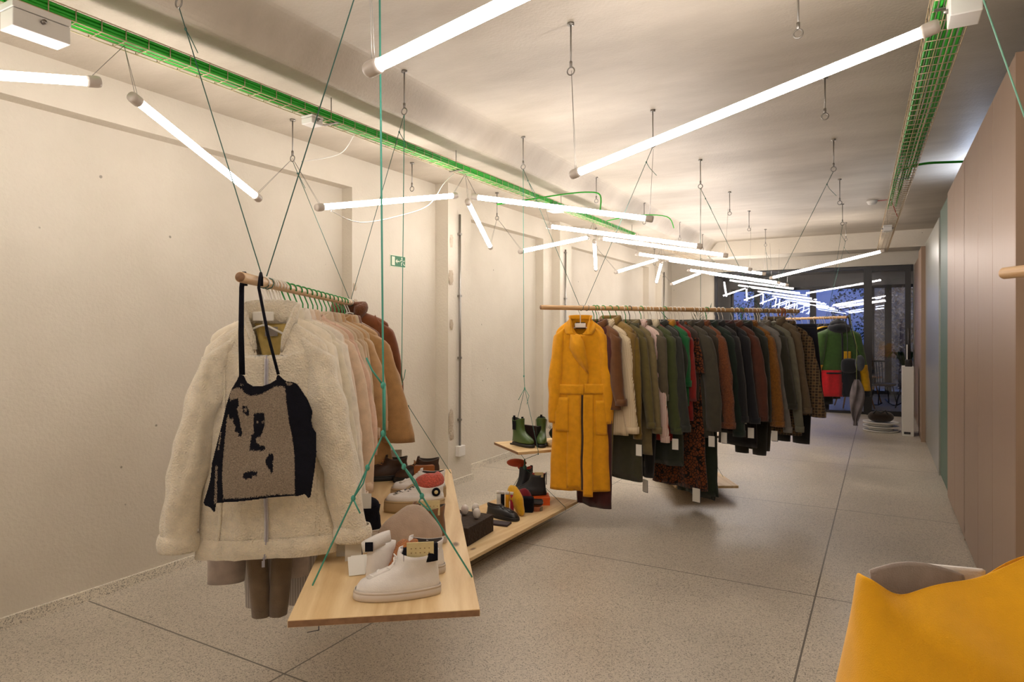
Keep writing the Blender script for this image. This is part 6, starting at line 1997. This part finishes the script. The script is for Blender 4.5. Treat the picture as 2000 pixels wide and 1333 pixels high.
for k in range(3):
    a = 2 * PI * k / 3 + .4
    MB().tube([(.08 * math.cos(a), .08 * math.sin(a), .51), (.22 * math.cos(a), .22 * math.sin(a), 0)], .012, 6).build('tripod_leg', M_BLACK, e)
rng = random.Random(7)
for k in range(14):
    a = rng.uniform(0, 2 * PI); l = rng.uniform(.25, .45)
    rows = []
    for i in range(8):
        t = i / 7
        p = Vector((math.cos(a) * l * t, math.sin(a) * l * t, .64 + .45 * math.sin(t * PI * .75)))
        w = Vector((-math.sin(a), math.cos(a), 0)) * .035 * math.sin(max(.05, t) * PI * .95)
        rows.append([p - w, p + Vector((0, 0, -.008)), p + w])
    MB().grid(rows).build('leaf', M_LEAF, e)

# garden outside the far windows
gd = MB().boxr(-9, 6, 18.0, 30, -.12, -.02).build('ground', mat('garden_ground', srgb(120, 112, 100), .9, var=.2, vscale=3)); tag(gd, kind='structure')
gw = MB().boxr(-9, 6, 23.0, 23.3, -.1, 3.2).build('garden_wall', plaster_mat('garden_wall_plaster', srgb(196, 202, 214), srgb(170, 178, 196))); tag(gw, 'pale rendered garden wall', kind='structure')
gw = MB().boxr(-.15, 2.2, 20.3, 20.5, -.1, 3.4).build('garden_wall', plaster_mat('mossy_wall', srgb(206, 180, 136), srgb(130, 110, 84), bump=.9, scale=7)); tag(gw, 'brown overgrown garden wall seen through the sliding door', kind='structure')


def bush(name, c0, r0, n, label, m, seed, trunk=None, cat='shrub', kindm=None, lw=.05):
    rng = random.Random(seed)
    e = empty(name, c0); tag(e, label, cat)
    mb = MB()
    for k in range(n):
        d = Vector((rng.gauss(0, 1), rng.gauss(0, 1), rng.gauss(0, 1))).normalized() * rng.uniform(.5, 1.0) ** .5
        p = Vector((d.x * r0[0], d.y * r0[1], r0[2] + d.z * r0[2]))
        u = Vector((rng.uniform(-1, 1), rng.uniform(-1, 1), rng.uniform(-1, 1))).normalized() * lw * rng.uniform(.6, 1.4)
        v = u.cross(Vector((rng.uniform(-1, 1), rng.uniform(-1, 1), rng.uniform(-1, 1)))).normalized() * lw * .5
        mb.add([p, p + u + v, p + u * 2, p + u - v], [(0, 1, 2, 3)])
    mb.build('foliage', m, e)
    if trunk:
        MB().tube([(0, 0, -.05), (.03, 0, r0[2] * .6), (0, .02, r0[2] * 1.3)], [trunk, trunk * .8, trunk * .5], 10).build('trunk', mat('bark', srgb(104, 84, 62), .9, var=.4, vscale=20, bump=.6, bscale=30), e)
    return e


M_OCH = mat('ochre_leaf', srgb(206, 172, 118), .7, var=.4, vscale=2)
bush('climbing_shrub', (.45, 19.6, 0), (.75, .4, 1.5), 2600, 'ochre climbing shrub filling the view through the sliding door', M_OCH, 1, .07)
bush('garden_tree', (-.75, 20.2, 0), (.5, .5, 1.6), 900, 'blue green tree outside, right of the puffer jacket', M_LEAFD, 2, .05, 'tree')
bush('garden_tree', (-2.9, 20.5, .6), (.9, .6, 1.2), 1300, 'leafy tree outside the leftmost window', M_LEAFD, 3, .06, 'tree')
bush('garden_tree', (-4.6, 21, .4), (1.0, .6, 1.3), 1000, 'second leafy tree outside, far left', M_LEAF, 4, .06, 'tree')
bush('garden_shrub', (-1.6, 21.2, 0), (.6, .4, .7), 600, 'low green shrub against the garden wall', M_LEAF, 5, None)
